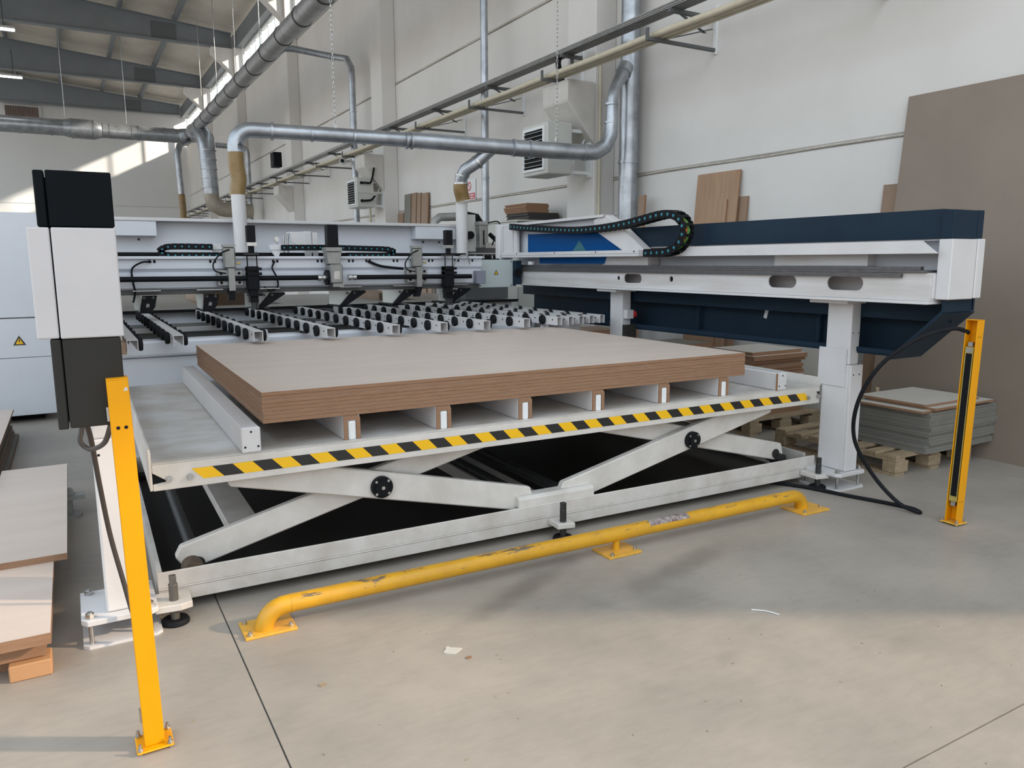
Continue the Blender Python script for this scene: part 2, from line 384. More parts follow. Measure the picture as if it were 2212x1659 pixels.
solo('trim_1', B().box(5.82, WX+0.2, 0.0, 45.4, 8.955, 9.50), GIRD, 'grey eaves beam running above the clerestory windows', 'beam', kind='structure')
# back wall
wb = thing('wall_back', 'distant end wall with sunlit window patches', 'wall', (-4, 45.6, 0), kind='structure')
for z0, z1 in ((0, 2.5), (2.5, 4.35), (4.35, 8.3), (8.3, 12.4)):
    part('panel', B().box(-14.5, WX+0.2, 45.5, 45.7, z0+0.01, z1-0.01), BACKM, wb)
part('joint_filler', B().box(-14.5, WX+0.2, 45.53, 45.68, 0, 12.4), CONC, wb)
vb = thing('wall_vent', 'brown louvred vent in a white frame high on the end wall', 'vent', (-1.3, 45.45, 8.2))
part('frame', B().box(-2.12, -0.52, 45.40, 45.495, 8.15, 9.0), FRAMEW, vb)
b = B()
for k in range(14): b.box(-2.0+k*0.1, -1.94+k*0.1, 45.34, 45.398, 8.2, 8.92)
part('louvre', b, BRICKM, vb, kind='stuff')
# roof
def rz(x): return 9.75+0.09*(5.66-x)
rf = thing('ceiling', 'cream sheet metal roof on grey purlins', 'ceiling', (-4, 23, 9.8), kind='structure')
RY = PY+[45.49]
xr = [6.35, 3.9, 2.2, 0.4, -1.4, -3.2, -5.0, -8.0, -11.0, -14.5]
for k in range(len(PY)):
    for a, c in zip(xr, xr[1:]):
        part('roof_panel', B().prism([(a-0.01, rz(a)), (c+0.01, rz(c)), (c+0.01, rz(c)+0.06), (a-0.01, rz(a)+0.06)], 1, RY[k]+0.01, RY[k+1]-0.01), (ROOFM if a > -5.01+0.02 else GLASS), rf)  # glass panels out of view are added to bring more daylight into the hall
    for px in xr[1:-1]:
        part('purlin', B().prism([(px-0.05, rz(px)-0.27), (px+0.05, rz(px)-0.27), (px+0.05, rz(px)-0.012), (px-0.05, rz(px)-0.012)], 1, RY[k]+0.14, RY[k+1]-0.14), GIRD, rf)
for k, y in enumerate(PY):
    if k == 0: continue
    g = thing('roof_girder', 'grey plate girder number %d spanning the hall roof' % k, 'girder', (-4, y, 8.95), kind='structure')
    part('web', B().prism([(5.70, 8.99), (5.70, rz(5.70)-0.30), (-14.5, rz(-14.5)-0.30), (-14.5, 8.99)], 1, y-0.01, y+0.01), GIRD, g)
    part('bottom_flange', B().box(-14.5, 5.70, y-0.13, y+0.13, 8.955, 8.99), GIRD, g)
    part('top_flange', B().prism([(5.70, rz(5.70)-0.30), (5.70, rz(5.70)-0.275), (-14.5, rz(-14.5)-0.275), (-14.5, rz(-14.5)-0.30)], 1, y-0.13, y+0.13), GIRD, g)
    if k >= 3: part('patch_plate', B().box(3.1, 3.9, y-0.022, y-0.0101, 9.02, 9.55), mat('patch', (0.12, 0.13, 0.145), 0.6), g)
for y, x0, x1, lab in ((29.6, -2.2, -0.82, 'fluorescent lamp hanging below the nearer visible girder at the left edge'), (36.85, -2.6, -0.93, 'fluorescent lamp hanging below the second visible girder at the left edge')):
    lf = thing('ceiling_lamp', lab, 'lamp', ((x0+x1)/2, y, 8.6))
    part('housing', B().prism([(y-0.14, 8.60), (y+0.14, 8.60), (y+0.08, 8.68), (y-0.08, 8.68)], 0, x0, x1), LAMPM, lf)
    part('tube', B().box(x0+0.02, x1-0.02, y-0.13, y+0.13, 8.575, 8.598), TUBEL, lf)
    for xx in (x0+0.3, x1-0.3): part('rod', B().cyl((xx, y+0.3 if False else y, 8.68), (xx, y, 9.6), 0.012, 6), STEELD, lf)

# ================================================================== DUCTS
def band(path_pt, d, r, wdt=0.03):
    d = Vector(d).normalized(); p = Vector(path_pt)
    return [(p-d*wdt/2), (p+d*wdt/2)], r
def duct(par, name, pts, r, m=ZINC, seg=20, bands=None, bandstep=None, rs=None):
    part(name, B().tube(pts, r, seg, rs=rs), m, par)
    if bandstep:
        P = resample([Vector(p) for p in pts], bandstep)
        for i in range(1, len(P)-1):
            d = (P[i+1]-P[i-1]).normalized(); L_ = (P[0]-P[i]).length
            rr = r
            if rs: t = i/(len(P)-1); rr = rs[0]+(rs[-1]-rs[0])*t
            part('band', B().tube([P[i]-d*0.018, P[i]+d*0.018], rr*1.045+0.004, seg), STEELD if m is ZINCD else m, par)
# big collector along the wall at roof height
cd = thing('collector_duct', 'large galvanised duct running diagonally up towards the roof along the clerestory', 'duct', (4.2, 20, 5.9))
duct(cd, 'duct_run', [(4.2, 6.5, 6.0), (4.2, 31.0, 6.0)], 0.19, ZINCD, 24, bandstep=1.45)
ch_ = thing('cross_duct', 'galvanised duct crossing the hall at the left, thicker towards the left edge', 'duct', (0, 31, 5.95))
part('duct_run', B().tube([(-7, 31, 5.97), (0.25, 31, 5.97)], 0.27, 24), ZINC, ch_)
part('reducer', B().tube([(0.25, 31, 5.97), (0.5, 31, 5.97), (1.15, 31, 5.96), (1.4, 31, 5.96)], 0.33, 24, rs=[0.27, 0.325, 0.325, 0.245]), ZINC, ch_)
part('duct_run', B().tube([(1.4, 31, 5.96), (4.25, 31, 5.96)], 0.245, 24), ZINC, ch_)
for xx, r_ in ((-1.6, 0.285), (-1.0, 0.285), (-0.1, 0.285), (0.5, 0.338), (1.15, 0.338), (1.45, 0.258), (1.65, 0.258), (2.35, 0.258), (2.55, 0.258), (3.4, 0.258), (3.7, 0.258)):
    part('band', B().tube([(xx-0.02, 31, 5.965), (xx+0.02, 31, 5.965)], r_, 24), ZINC, ch_)
part('junction', B().tube([(3.95, 31.0, 5.97), (4.35, 30.6, 5.97), (4.2, 29.7, 5.98)], 0.25, 24), ZINC, ch_)
# hanger rods
def rod(x, y, z0, z1, lab, r=0.012, group=None): solo('hanger_rod', B().cyl((x, y, z0), (x, y, z1), r, 6), STEEL, lab, 'rod', group=group)
rod(0.33, 31, 6.32, 9.4, 'steel hanger rod holding the thick left part of the cross duct')
rod(2.2, 31, 6.25, 9.4, 'steel hanger rod holding the thinner right part of the cross duct')
for k, yy in enumerate((27.5, 24.6, 21.7, 18.8, 15.9, 13.0)):
    rod(4.2, yy, 6.24, 9.3, 'steel hanger rod of the large diagonal duct, %s from the far end' % ['first', 'second', 'third', 'fourth', 'fifth', 'sixth'][k], 0.010, 'hanger rods along the collector duct')
# branch from the collector down the wall (y about 16.9)
bd = thing('branch_duct', 'slim galvanised branch duct crossing from the large duct and dropping down the wall', 'duct', (5.6, 18, 2.2))
pth = [(4.25, 18.3, 5.9), (4.55, 18.1, 6.12), (4.75, 18.05, 6.13), (5.45, 17.3, 5.88)]+[(5.62, 17.0, 5.80), (5.68, 16.9, 5.60), (5.68, 16.88, 5.4), (5.68, 16.88, 0.4)]
duct(bd, 'duct_run', pth, 0.07, ZINC, 16, bandstep=1.6)
# small machine duct below the diagonal, far left drops
dd = thing('drop_duct', 'galvanised duct dropping from the ceiling junction and bending right above the saw', 'duct', (4.3, 27.8, 3.0))
part('duct_run', B().tube([(4.25, 28.4, 5.75), (4.30, 27.9, 5.5), (4.30, 27.8, 5.2), (4.36, 27.8, 3.7)], 0.25, 20, rs=[0.27, 0.27, 0.26, 0.24]), ZINC, dd)
part('elbow', B().tube([(4.36, 27.8, 3.7)]+arc((4.79, 27.8, 3.62), 0.43, math.pi, 1.5*math.pi, 5)+[(5.66, 27.8, 3.17)], 0.24, 20), mat('dull_tan_duct', (0.40, 0.36, 0.30), 0.5, metal=0.3, noise=0.2), dd)
for zz in (5.1, 4.8, 4.5, 4.2, 3.9): part('band', B().tube([(4.33, 27.8, zz-0.012), (4.33, 27.8, zz+0.012)], 0.275, 20), ZINC, dd)
d2 = thing('hose_drop', 'thin galvanised drop duct with amber hose end at the far left corner', 'duct', (3.7, 30, 2.2))
part('duct_run', B().tube([(4.1, 30.6, 5.75), (3.75, 30.0, 5.5), (3.66, 30.0, 5.2), (3.70, 30, 3.83)], 0.105, 16), ZINC, d2)
part('hose', B().tube([(3.70, 30, 3.83), (3.72, 30, 3.3), (3.70, 30, 2.4)], 0.115, 16), HOSE, d2)
wb2 = thing('branch_duct', 'thin galvanised branch running from the ceiling junction to the third bay wall and down', 'duct', (5.2, 28, 2.2))
part('duct_run', B().tube([(4.62, 28.0, 5.32), (5.35, 28.0, 5.30)]+arc((5.45, 28.0, 5.12), 0.18, math.pi/2, 0, 4)+[(5.63, 28.0, 0.4)], 0.085, 14), ZINC, wb2)
# tall wall duct
t1 = thing('wall_duct', 'slim vertical galvanised duct in front of the wall beside the red prohibition sign', 'duct', (5.6, 10.5, 0))
duct(t1, 'duct_run', [(5.62, 10.62, 0.0), (5.62, 10.62, 7.4)], 0.055, ZINC, 16, bandstep=1.35)
# pair at the pilaster
t2 = thing('riser_duct', 'thick vertical galvanised duct standing right of the first pilaster', 'duct', (5.62, 7.1, 0))
duct(t2, 'duct_run', [(5.86, 7.455, 0.0), (5.86, 7.455, 7.4)], 0.112, ZINC, 22, bandstep=1.3)
# main machine duct
md = thing('extraction_duct', 'long horizontal galvanised duct above the saw from hose post to wall riser', 'duct', (3.5, 8, 2.7))
z0 = 2.62
main = [(1.50, 8.0, 2.50), (1.50, 8.0, 2.56)]+arc((1.66, 8.0, 2.56), 0.16, math.pi, math.pi/2, 5)+[(1.80, 7.98, 2.72)]
part('elbow', B().tube(main, 0.074, 20), ZINC, md)
part('duct_run', B().tube([(1.78, 7.98, 2.72), (3.2, 7.77, 2.71)], 0.072, 20), ZINC, md)
part('duct_run', B().tube([(3.2, 7.77, 2.71), (4.35, 7.58, 2.68)], 0.082, 20), ZINC, md)
part('duct_run', B().tube([(4.35, 7.58, 2.68), (5.22, 7.39, 2.66)], 0.090, 20), ZINC, md)
part('elbow', B().tube([(5.18, 7.40, 2.66), (5.32, 7.37, 2.67), (5.43, 7.34, 2.74), (5.49, 7.32, 2.86), (5.50, 7.31, 3.0), (5.50, 7.31, 3.25), (5.56, 7.33, 3.40), (5.72, 7.40, 3.58)], 0.104, 20, rs=[0.088, 0.088, 0.086, 0.080, 0.072, 0.066, 0.066, 0.08]), ZINC, md)
def bandx(t, r):
    p = Vector((1.78, 7.98, 2.72)).lerp(Vector((5.22, 7.39, 2.66)), t); d = Vector((3.44, -0.59, -0.06)).normalized()
    part('band', B().tube([p-d*0.012, p+d*0.012], r, 22), ZINC, md)
for t, r in ((0.02, 0.088), (0.13, 0.077), (0.25, 0.077), (0.405, 0.088), (0.42, 0.088), (0.745, 0.095), (0.80, 0.097), (0.985, 0.097)): bandx(t, r)
for zz in (2.90, 3.0, 3.2): part('band', B().tube([(5.495, 7.315, zz-0.010), (5.495, 7.315, zz+0.010)], 0.078, 20), ZINC, md)
part('branch', B().tube([(4.12, 7.65, 2.66), (3.98, 7.72, 2.52), (3.88, 7.80, 2.44), (3.86, 7.86, 2.36), (3.86, 7.88, 2.30)], 0.070, 18), ZINC, md)
for p, q in (((3.99, 7.715, 2.525), (3.975, 7.72, 2.51)), ((3.865, 7.85, 2.39), (3.863, 7.852, 2.375)), ((3.86, 7.88, 2.31), (3.86, 7.88, 2.29))): part('band', B().tube([p, q], 0.082, 18), STEEL, md)
def hose(par, pts, r):
    P = resample(smooth_path(pts, 10), 0.009)
    part('hose', B().tube(P, r, 18, rs=[r*(1.0+(0.045 if i % 2 else -0.03)) for i in range(len(P))]), HOSE, par)
hose(md, [(1.50, 8.0, 2.50), (1.50, 8.0, 2.38), (1.515, 8.0, 2.25), (1.495, 8.0, 2.12), (1.49, 8.0, 2.08)], 0.074)
hose(md, [(3.86, 7.88, 2.30), (3.86, 7.89, 2.24), (3.885, 7.9, 2.17), (3.90, 7.9, 2.11)], 0.078)
# riser branch collar on wall riser
part('collar', B().tube([(5.715, 7.398, 3.57), (5.78, 7.425, 3.66)], 0.09, 20), ZINC, md)

# suspension chains
def chain(x, y, z0, z1, lab, fork=False):
    c = thing('suspension_chain', lab, 'chain', (x, y, z0))
    b = B(); n = int((z1-z0)/0.045)
    for i in range(n):
        zc = z0+0.045*i+0.02; a = math.pi/2*(i % 2)
        pts = []
        for k in range(9):
            t = 2*math.pi*k/8; pts.append((x+0.010*math.cos(t)*math.cos(a), y+0.010*math.cos(t)*math.sin(a), zc+0.027*math.sin(t)))
        b.tube(pts, 0.0035, 4, caps=False)
    part('links', b, STEEL, c, kind='stuff')
    part('eye_clamp', B().cbox((x, y, z0-0.005), (0.03, 0.03, 0.04)), STEEL, c)
chain(2.46, 7.88, 2.80, 4.5, 'thin steel chain holding the horizontal duct near its left third')
chain(4.88, 7.50, 2.80, 4.9, 'thin steel chain and cord holding the horizontal duct in front of the nearer heater')

# ================================================================== WALL SERVICES
# cable tray
ct = thing('cable_tray', 'perforated grey cable tray running on brackets along the wall', 'cable tray', (5.42, 20, 3.9))
part('tray_bottom', B().box(5.40, 5.56, 3.0, 44, 3.925, 3.930), TRAYM, ct)
for xx in (5.40, 5.555):
    part('tray_side', B().box(xx, xx+0.005, 3.0, 44, 3.925, 3.985), TRAYM, ct)
b = B(); 
for i in range(560):
    yy = 3.05+i*0.022
    for j in range(2): b.box(5.3985, 5.3998, yy, yy+0.010, 3.938+j*0.022, 3.950+j*0.022)
part('perforation', b, BLACK, ct, kind='stuff')
b = B()
for i in range(500):
    yy = 3.05+i*0.025; 
    for j in range(4): b.box(5.425+j*0.032, 5.437+j*0.032, yy, yy+0.014, 3.9235, 3.9248)
part('perforation', b, BLACK, ct, kind='stuff')
nb = 0
ords = ['first', 'second', 'third', 'fourth', 'fifth', 'sixth', 'seventh', 'eighth', 'ninth', 'tenth', 'eleventh', 'twelfth', 'thirteenth', 'fourteenth', 'fifteenth', 'sixteenth', 'seventeenth', 'eighteenth', 'nineteenth', 'twentieth']
y = 4.30
while y < 43 and nb < 20:
    at_pil = min(abs(y-p) for p in PY) < 0.42
    x1 = PILX-0.002 if at_pil else WX-0.002
    wbk = thing('tray_bracket', 'grey steel wall bracket under the cable tray, %s from the right' % ords[nb], 'bracket', (x1, y, 3.55), group='brackets carrying tray and pipes')
    part('wall_rail', B().box(x1-0.03, x1, y-0.02, y+0.02, 3.56, 4.03), FRAMEW, wbk)
    part('upper_arm', B().box(5.38, x1-0.03, y-0.02, y+0.02, 3.885, 3.924), BRACK, wbk)
    part('upper_strut', B().prism([(5.52, 3.885), (5.56, 3.885), (x1-0.03-0.12, 3.75), (x1-0.03-0.16, 3.75)], 1, y-0.012, y+0.012), BRACK, wbk)
    part('lower_arm', B().box(5.12, x1-0.03, y-0.02, y+0.02, 3.585, 3.615), BRACK, wbk)
    part('tip', B().box(5.105, 5.12, y-0.02, y+0.02, 3.585, 3.70), BRACK, wbk)
    part('lower_strut', B().prism([(5.30, 3.615), (5.34, 3.615), (x1-0.05, 3.80), (x1-0.09, 3.80)], 1, y-0.012, y+0.012), BRACK, wbk)
    y += 1.945; nb += 1
for k, (xx, r, lab) in enumerate(((5.20, 0.030, 'cream insulated pipe nearest the room on the lower wall brackets'), (5.285, 0.036, 'cream insulated pipe in the middle of the lower wall brackets'), (5.36, 0.028, 'cream insulated pipe nearest the wall on the lower brackets'))):
    P = [(xx+0.004*math.sin(i*1.3+k), 3.4+i*0.97, 3.617+r+(0.0 if i % 2 else -0.008*(k == 0))) for i in range(42)]
    # keep clear of the corbels by rising over them
    P = [(p[0]+(0.0), p[1], p[2]) for p in P]
    solo('insulated_pipe', B().tube(P, r, 10), PIPEC, lab, 'pipe', group='cream pipes on the wall brackets')
# conduits at the first pilaster
solo('conduit_pipe', B().tube([(PILX+0.06, 7.925, 0.0), (PILX+0.06, 7.925, 3.9)], 0.02, 10), PIPEC, 'cream vertical conduit on the first pilaster beside the riser duct', 'pipe')
b = B(); 
for k in range(5): b.tube(smooth_path([(5.5, 8.34+0.02*k, 3.94), (5.48, 8.36+0.02*k, 3.86), (5.55, 8.4+0.02*k, 3.72), (5.66, 8.5, 3.6)], 5), 0.012, 6)
solo('cable_bundle', b, BLACK, 'black cables dropping from the tray to the first pilaster', 'cable')

def heater(x0, x1, y0, y1, z0, z1, near):
    h = thing('unit_heater', 'beige unit heater with louvred front %s' % ('on the first pilaster behind the extraction duct' if near else 'on the second pilaster with black hoses'), 'heater', ((x0+x1)/2, (y0+y1)/2, z0))
    part('casing', B().box(x0, x1, y0, y1, z0, z1), GRILLE, h, bevel=0.012)
    b = B(); t = 0.03; ya, yb = y0+0.05, y1-0.02; za, zb = z0+0.05, z1-0.05
    b.box(x0-0.02, x0-0.001, ya, yb, za, za+t).box(x0-0.02, x0-0.001, ya, yb, zb-t, zb).box(x0-0.02, x0-0.001, ya, ya+t, za+t, zb-t).box(x0-0.02, x0-0.001, yb-t, yb, za+t, zb-t)
    part('grille_frame', b, FRAMEW, h)
    part('grille_back', B().box(x0-0.004, x0-0.0005, ya+t, yb-t, za+t, zb-t), BLACK, h)
    n = 9
    for k in range(n):
        zc = za+t+0.03+(zb-za-2*t-0.06)*k/(n-1)
        part('slat', B().cbox((x0-0.022, (ya+yb)/2, zc), (0.045, yb-ya-2*t, 0.004), Matrix.Rotation(-0.25, 3, 'Y')), FRAMEW, h)
    br = B(); br.box(x1+0.001, PILX-0.002, y0+0.06, y0+0.10, z1-0.10, z1-0.06).box(x1+0.001, PILX-0.002, y0+0.06, y0+0.10, z0+0.02, z0+0.06).box(PILX-0.03, PILX-0.002, y0+0.02, y0+0.12, z0-0.01, z1+0.01)
    br.prism([(x1+0.001, z0+0.08), (x1+0.04, z0+0.08), (PILX-0.03, z1-0.14), (PILX-0.03, z1-0.10)], 1, y0+0.10, y0+0.11)
    part('mounting_frame', br, FRAMEW, h)
    if not near:
        part('seam_bar', B().box(x0+0.02, PILX-0.04, y0-0.012, y0-0.001, (z0+z1)/2-0.015, (z0+z1)/2+0.015), GRILLE, h)
        for zz, up in ((z0+0.13, 0.10), (z1-0.11, 0.30)):
            part('fitting', B().cyl((x0+0.10, y0-0.03, zz), (x0+0.10, y0-0.001, zz), 0.03, 12), BLACK, h)
            part('hose', B().tube(smooth_path([(x0+0.10, y0-0.03, zz), (x0+0.16, y0-0.07, zz), (x0+0.28, y0-0.07, zz+0.02), (x0+0.36, y0-0.05, zz+up)], 6), 0.02, 8), BLACK, h)
heater(5.05, 5.41, 7.97, 8.53, 2.48, 3.09, True)
heater(5.14, 5.50, 15.22, 15.80, 2.53, 3.12, False)
for k, (xx, yy) in enumerate(((5.90, 16.6), (5.92, 16.3), (5.90, 16.0))):
    solo('conduit_pipe', B().tube([(xx, yy, 0.0), (xx, yy, 3.5 if k else 2.9)], 0.025, 8), PIPEC, ['cream vertical conduit behind the farther heater, leftmost of three', 'cream vertical conduit behind the farther heater, middle of three', 'cream vertical conduit behind the farther heater, rightmost of three'][k], 'pipe')
# camera & speaker boxes
cc = thing('security_camera', 'small white security camera under the tray left of the second pilaster', 'camera', (5.3, 16.3, 3.55))
part('body', B().cyl((5.30, 16.5, 3.56), (5.18, 16.2, 3.54), 0.06, 14), FRAMEW, cc); part('lens', B().cyl((5.18, 16.2, 3.54), (5.17, 16.17, 3.538), 0.04, 14), BLACK, cc)
part('arm', B().cyl((5.30, 16.5, 3.56), (PILX, 16.6, 3.6), 0.015, 8), FRAMEW, cc)
solo('wall_speaker', B().box(5.46, 5.70, 23.5, 23.9, 4.2, 4.62), BLACK, 'small black box on the third pilaster above the tray', 'speaker', bevel=0.01)
# prohibition sign
sg = thing('prohibition_sign', 'white sign with red ring and red text panel on the wall', 'sign', (6.0, 12.0, 2.47))
part('plate', B().box(6.012, 6.022, 11.72, 12.12, 2.47, 2.81), FRAMEW, sg)
part('ring', B().ring((6.0105, 11.95, 2.70), 0, 0.055, 0.075, 0.002, 24), mat('sign_red', (0.55, 0.04, 0.05), 0.5), sg)
part('slash', B().cbox((6.0102, 11.95, 2.70), (0.002, 0.125, 0.014), Matrix.Rotation(0.8, 3, 'X')), MATS['sign_red'], sg)
part('text_panel', B().box(6.0095, 6.0115, 11.74, 12.10, 2.485, 2.585), MATS['sign_red'], sg)
b = B()
for k in range(2):
    for q in range(5): b.box(6.0085, 6.0093, 11.78+q*0.062, 11.78+q*0.062+0.045, 2.50+k*0.042, 2.525+k*0.042)
part('text_strokes', b, FRAMEW, sg)

# leaning boards against the right wall
def lean_sheet(name, yl, yr, zt, zb, xt, xb, th, m, lab, cat='board', edge=None, group=None):
    vs = [(xb, yl, zb), (xb, yr, zb), (xt, yr, zt), (xt, yl, zt)]
    b = B(); b.add([Vector(v) for v in vs]+[Vector(v)+Vector((th, 0, 0)) for v in vs], [(0, 3, 2, 1)], 0)
    b.add([], [], 0)
    k = 0; b.f += [(4, 5, 6, 7), (0, 1, 5, 4), (1, 2, 6, 5), (2, 3, 7, 6), (3, 0, 4, 7)]; b.m += [0, 1, 1, 1, 1]; b.sm += [False]*5
    return solo(name, b, [m, edge or BOARDE], lab, cat, group=group)
lean_sheet('leaning_sheet', 4.02, 1.22, 2.745, 0.0, 5.99, 5.74, 0.018, BIGSH, 'huge brown fibreboard sheet leaning on the wall at the right edge')
lean_sheet('leaning_sheet', 4.20, 2.2, 2.07, 0.0, 6.008, 5.85, 0.018, BROWNT, 'reddish brown sheet showing past the left edge of the huge leaning sheet')
lean_sheet('leaning_sheet', 4.95, 4.25, 1.02, 0.0, 5.86, 5.74, 0.018, PALEB, 'pale sheet leaning behind the right support column')
lean_sheet('leaning_board', 6.41, 5.80, 2.36, 0.0, 5.99, 5.80, 0.018, VENEER, 'tall oak veneered board leaning on the wall behind the navy guard')
lean_sheet('leaning_board', 6.32, 5.93, 2.07, 0.0, 5.95, 5.77, 0.016, VENEER, 'shorter oak veneered board leaning in front of the tall veneered one')
lean_sheet('leaning_board', 5.82, 5.70, 2.09, 0.0, 6.005, 5.83, 0.018, BROWNT, 'dark narrow board edge right of the tall veneered board')
lean_sheet('leaning_board', 7.24, 7.14, 2.2, 0.0, 5.86, 5.75, 0.03, BROWNT, 'narrow brown board standing beside the thick riser duct')
# boards leaning by second pilaster (seen above the saw hood)
for k, (yl, yr, zt, mm, lab) in enumerate(((15.9, 15.62, 2.45, BROWNT, 'short brown board at the left of the upright boards beyond the hood'),
     (15.52, 15.20, 2.80, GREYB, 'tall greyish board, first tall one of the uprights beyond the hood'),
     (15.15, 14.92, 2.80, BROWNT, 'tall brown board, second tall one of the uprights beyond the hood'),
     (14.88, 14.70, 2.78, BROWNT, 'tall brown board, third tall one of the uprights beyond the hood'),
     (14.66, 14.36, 2.76, BROWNT, 'widest tall brown board at the right of the uprights beyond the hood'),
     (14.30, 14.12, 2.28, BROWNT, 'short brown board right of the tall uprights beyond the hood'))):
    pass
    lean_sheet('upright_board', yl-0.75, yr-0.75, zt-0.03, 0.0, 5.98, 5.86, 0.03, mm, lab, group='upright boards against the wall beyond the hood')
# shelf pile seen above the carriage (offcuts on a cabinet)
cb = thing('storage_cabinet', 'pale cabinet behind the saw carrying offcut boards', 'cabinet', (5.6, 8.9, 0))
part('body', B().box(5.30, 5.95, 9.12, 9.95, 0, 1.98), GRILLE, cb, bevel=0.005); part('door', B().box(5.32, 5.92, 9.10, 9.12, 0.1, 1.95), GRILLE, cb); part('top_board', B().box(5.28, 5.97, 9.06, 9.97, 1.98, 2.0), PALEB, cb)
zz = 2.001
for k in range(11):
    low = k < 5; th = 0.02
    xa, xb2 = ((5.46+0.012*(k % 3), 5.98-0.006*k) if low else (5.42+0.01*((k*7) % 4), 5.80-0.008*((k*5) % 3)))
    lab = '%s %s offcut board on the storage cabinet, level %s of its pile' % ('dark' if low else 'brown', 'wide' if low else 'narrow', ['one', 'two', 'three', 'four', 'five', 'six', 'seven', 'eight', 'nine', 'ten', 'eleven'][k])
    solo('offcut_board', B().box(xa, xb2, 9.1, 9.7, zz, zz+th), (mat('dark_board', (0.035, 0.03, 0.03), 0.6) if low else BOARDE), lab, 'board', group='offcuts piled on the storage cabinet')
    zz += th+0.0004
# small bent duct behind saw
sdk = thing('dust_elbow', 'short grey bent duct with black elbow behind the second hose post', 'duct', (4.3, 9.2, 1.9))
part('duct_run', B().tube([(4.12, 9.2, 1.86), (4.13, 9.2, 1.96), (4.2, 9.2, 2.01), (4.58, 9.2, 2.03)], 0.055, 14), TRAYM, sdk)
part('elbow', B().tube([(4.58, 9.2, 2.03), (4.72, 9.2, 2.01), (4.78, 9.2, 1.92), (4.79, 9.2, 1.80)], 0.065, 14), BLACK, sdk)

# ================================================================== SAW BODY (y = 8.2 and beyond)
sw = thing('panel_saw', 'long white panel saw body with high hood behind the roller rails', 'machine', (2, 8.6, 0))
part('front_panel', B().box(0.12, 4.70, 8.22, 8.30, 0.07, 0.955), WHITE2, sw, bevel=0.005)
part('plinth', B().box(0.0, 4.6, 8.4, 9.2, 0.0, 0.065), BLACK, sw)
part('table_edge', B().box(0.12, 4.75, 8.16, 8.80, 0.957, 0.985), TABLEM, sw, bevel=0.003)
part('black_gasket', B().box(0.12, 4.75, 8.145, 8.159, 0.985-0.02, 0.993), BLACK, sw)
part('hood_face', B().box(0.12, 4.15, 8.32, 8.36, 1.50, 1.838), WHITE2, sw)
part('hood_top', B().box(0.12, 4.30, 8.16, 9.3, 1.840, 1.872), WHITE, sw, bevel=0.004)
part('hood_bottom', B().box(0.12, 4.15, 8.36, 9.2, 1.50, 1.52), WHITE2, sw)
for x0, x1 in ((0.2, 0.765), (3.43, 3.93)):
    ph = part('hood_pocket', B().box(x0, x1, 8.17, 8.319, 1.70, 1.839), WHITE2, sw, bevel=0.003)
    b = B()
    for xx in (x0+0.15, x1-0.15): b.cyl((xx, 8.31, 1.67), (xx, 8.319, 1.67), 0.012, 10)
    part('screw', b, STEELD, ph)
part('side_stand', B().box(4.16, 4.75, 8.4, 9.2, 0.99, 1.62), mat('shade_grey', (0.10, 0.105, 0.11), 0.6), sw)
part('saw_beam', B().box(0.12, 4.15, 8.42, 8.6, 1.36, 1.495), INNER, sw)
# motor unit at right end
mu = thing('cylinder_unit', 'grey pneumatic cylinder with black hoses on the saw beyond the control box', 'machine unit', (4.3, 7.9, 1.5))
part('cylinder', B().box(4.13, 4.24, 7.95, 8.06, 1.60, 1.86), ALU, mu, bevel=0.006)
part('cylinder_cap', B().box(4.12, 4.25, 7.94, 8.07, 1.86, 1.90), TRAYM, mu)
part('slot', B().box(4.17, 4.185, 7.944, 7.949, 1.64, 1.80), BLACK, mu)
part('clamp', B().box(4.18, 4.36, 7.90, 7.94, 1.60, 1.66), STEEL, mu)
part('hose', B().tube(smooth_path([(4.22, 7.95, 1.88), (4.33, 7.9, 1.90), (4.37, 7.9, 1.83), (4.30, 7.9, 1.72), (4.26, 7.9, 1.63)], 6), 0.008, 6), BLACK, mu)
part('hose', B().tube([(4.28, 8.0, 1.76), (4.46, 8.0, 1.62)], 0.026, 8), BLACK, mu)
part('motor_plate', B().box(4.0, 4.5, 7.92, 8.1, 1.53, 1.545), STEEL, mu)
part('motor_block', B().box(4.16, 4.42, 7.97, 8.10, 1.40, 1.52), BLACK, mu)
part('housing', B().box(3.98, 4.13, 8.06, 8.15, 1.56, 1.98), GRILLE, mu)
part('knob', B().cyl((4.03, 7.98, 1.745), (4.03, 8.06, 1.745), 0.045, 16), BLACK, mu)
# tables behind (outfeed)
for k, (x0, x1, m_, lab) in enumerate(((0.25, 1.25, TABLEM, 'scratched grey support table behind the saw, leftmost'), (2.1, 3.3, TABLEM, 'grey air support table with dotted top behind the saw, middle'), (3.75, 4.7, TABLEM, 'grey air support table behind the saw, rightmost'))):
    t = thing('support_table', lab, 'table', ((x0+x1)/2, 10, 0))
    part('table_top', B().box(x0, x1, 8.82, 11.4, 0.93, 0.98), m_, t, bevel=0.004)
    part('leg', B().box(x0+0.1, x0+0.2, 9.2, 9.3, 0, 0.93), WHITE, t); part('leg', B().box(x1-0.2, x1-0.1, 9.2, 9.3, 0, 0.93), WHITE, t)
    part('leg', B().box(x0+0.1, x0+0.2, 11.1, 11.2, 0, 0.93), WHITE, t); part('leg', B().box(x1-0.2, x1-0.1, 11.1, 11.2, 0, 0.93), WHITE, t)
    if k:
        b = B(); 
        for i in range(11):
            for j in range(24): b.box(x0+0.1+i*0.1, x0+0.112+i*0.1, 8.9+j*0.1, 8.915+j*0.1, 0.9802, 0.9815)
        part('air_nozzles', b, STEEL, t, kind='stuff')
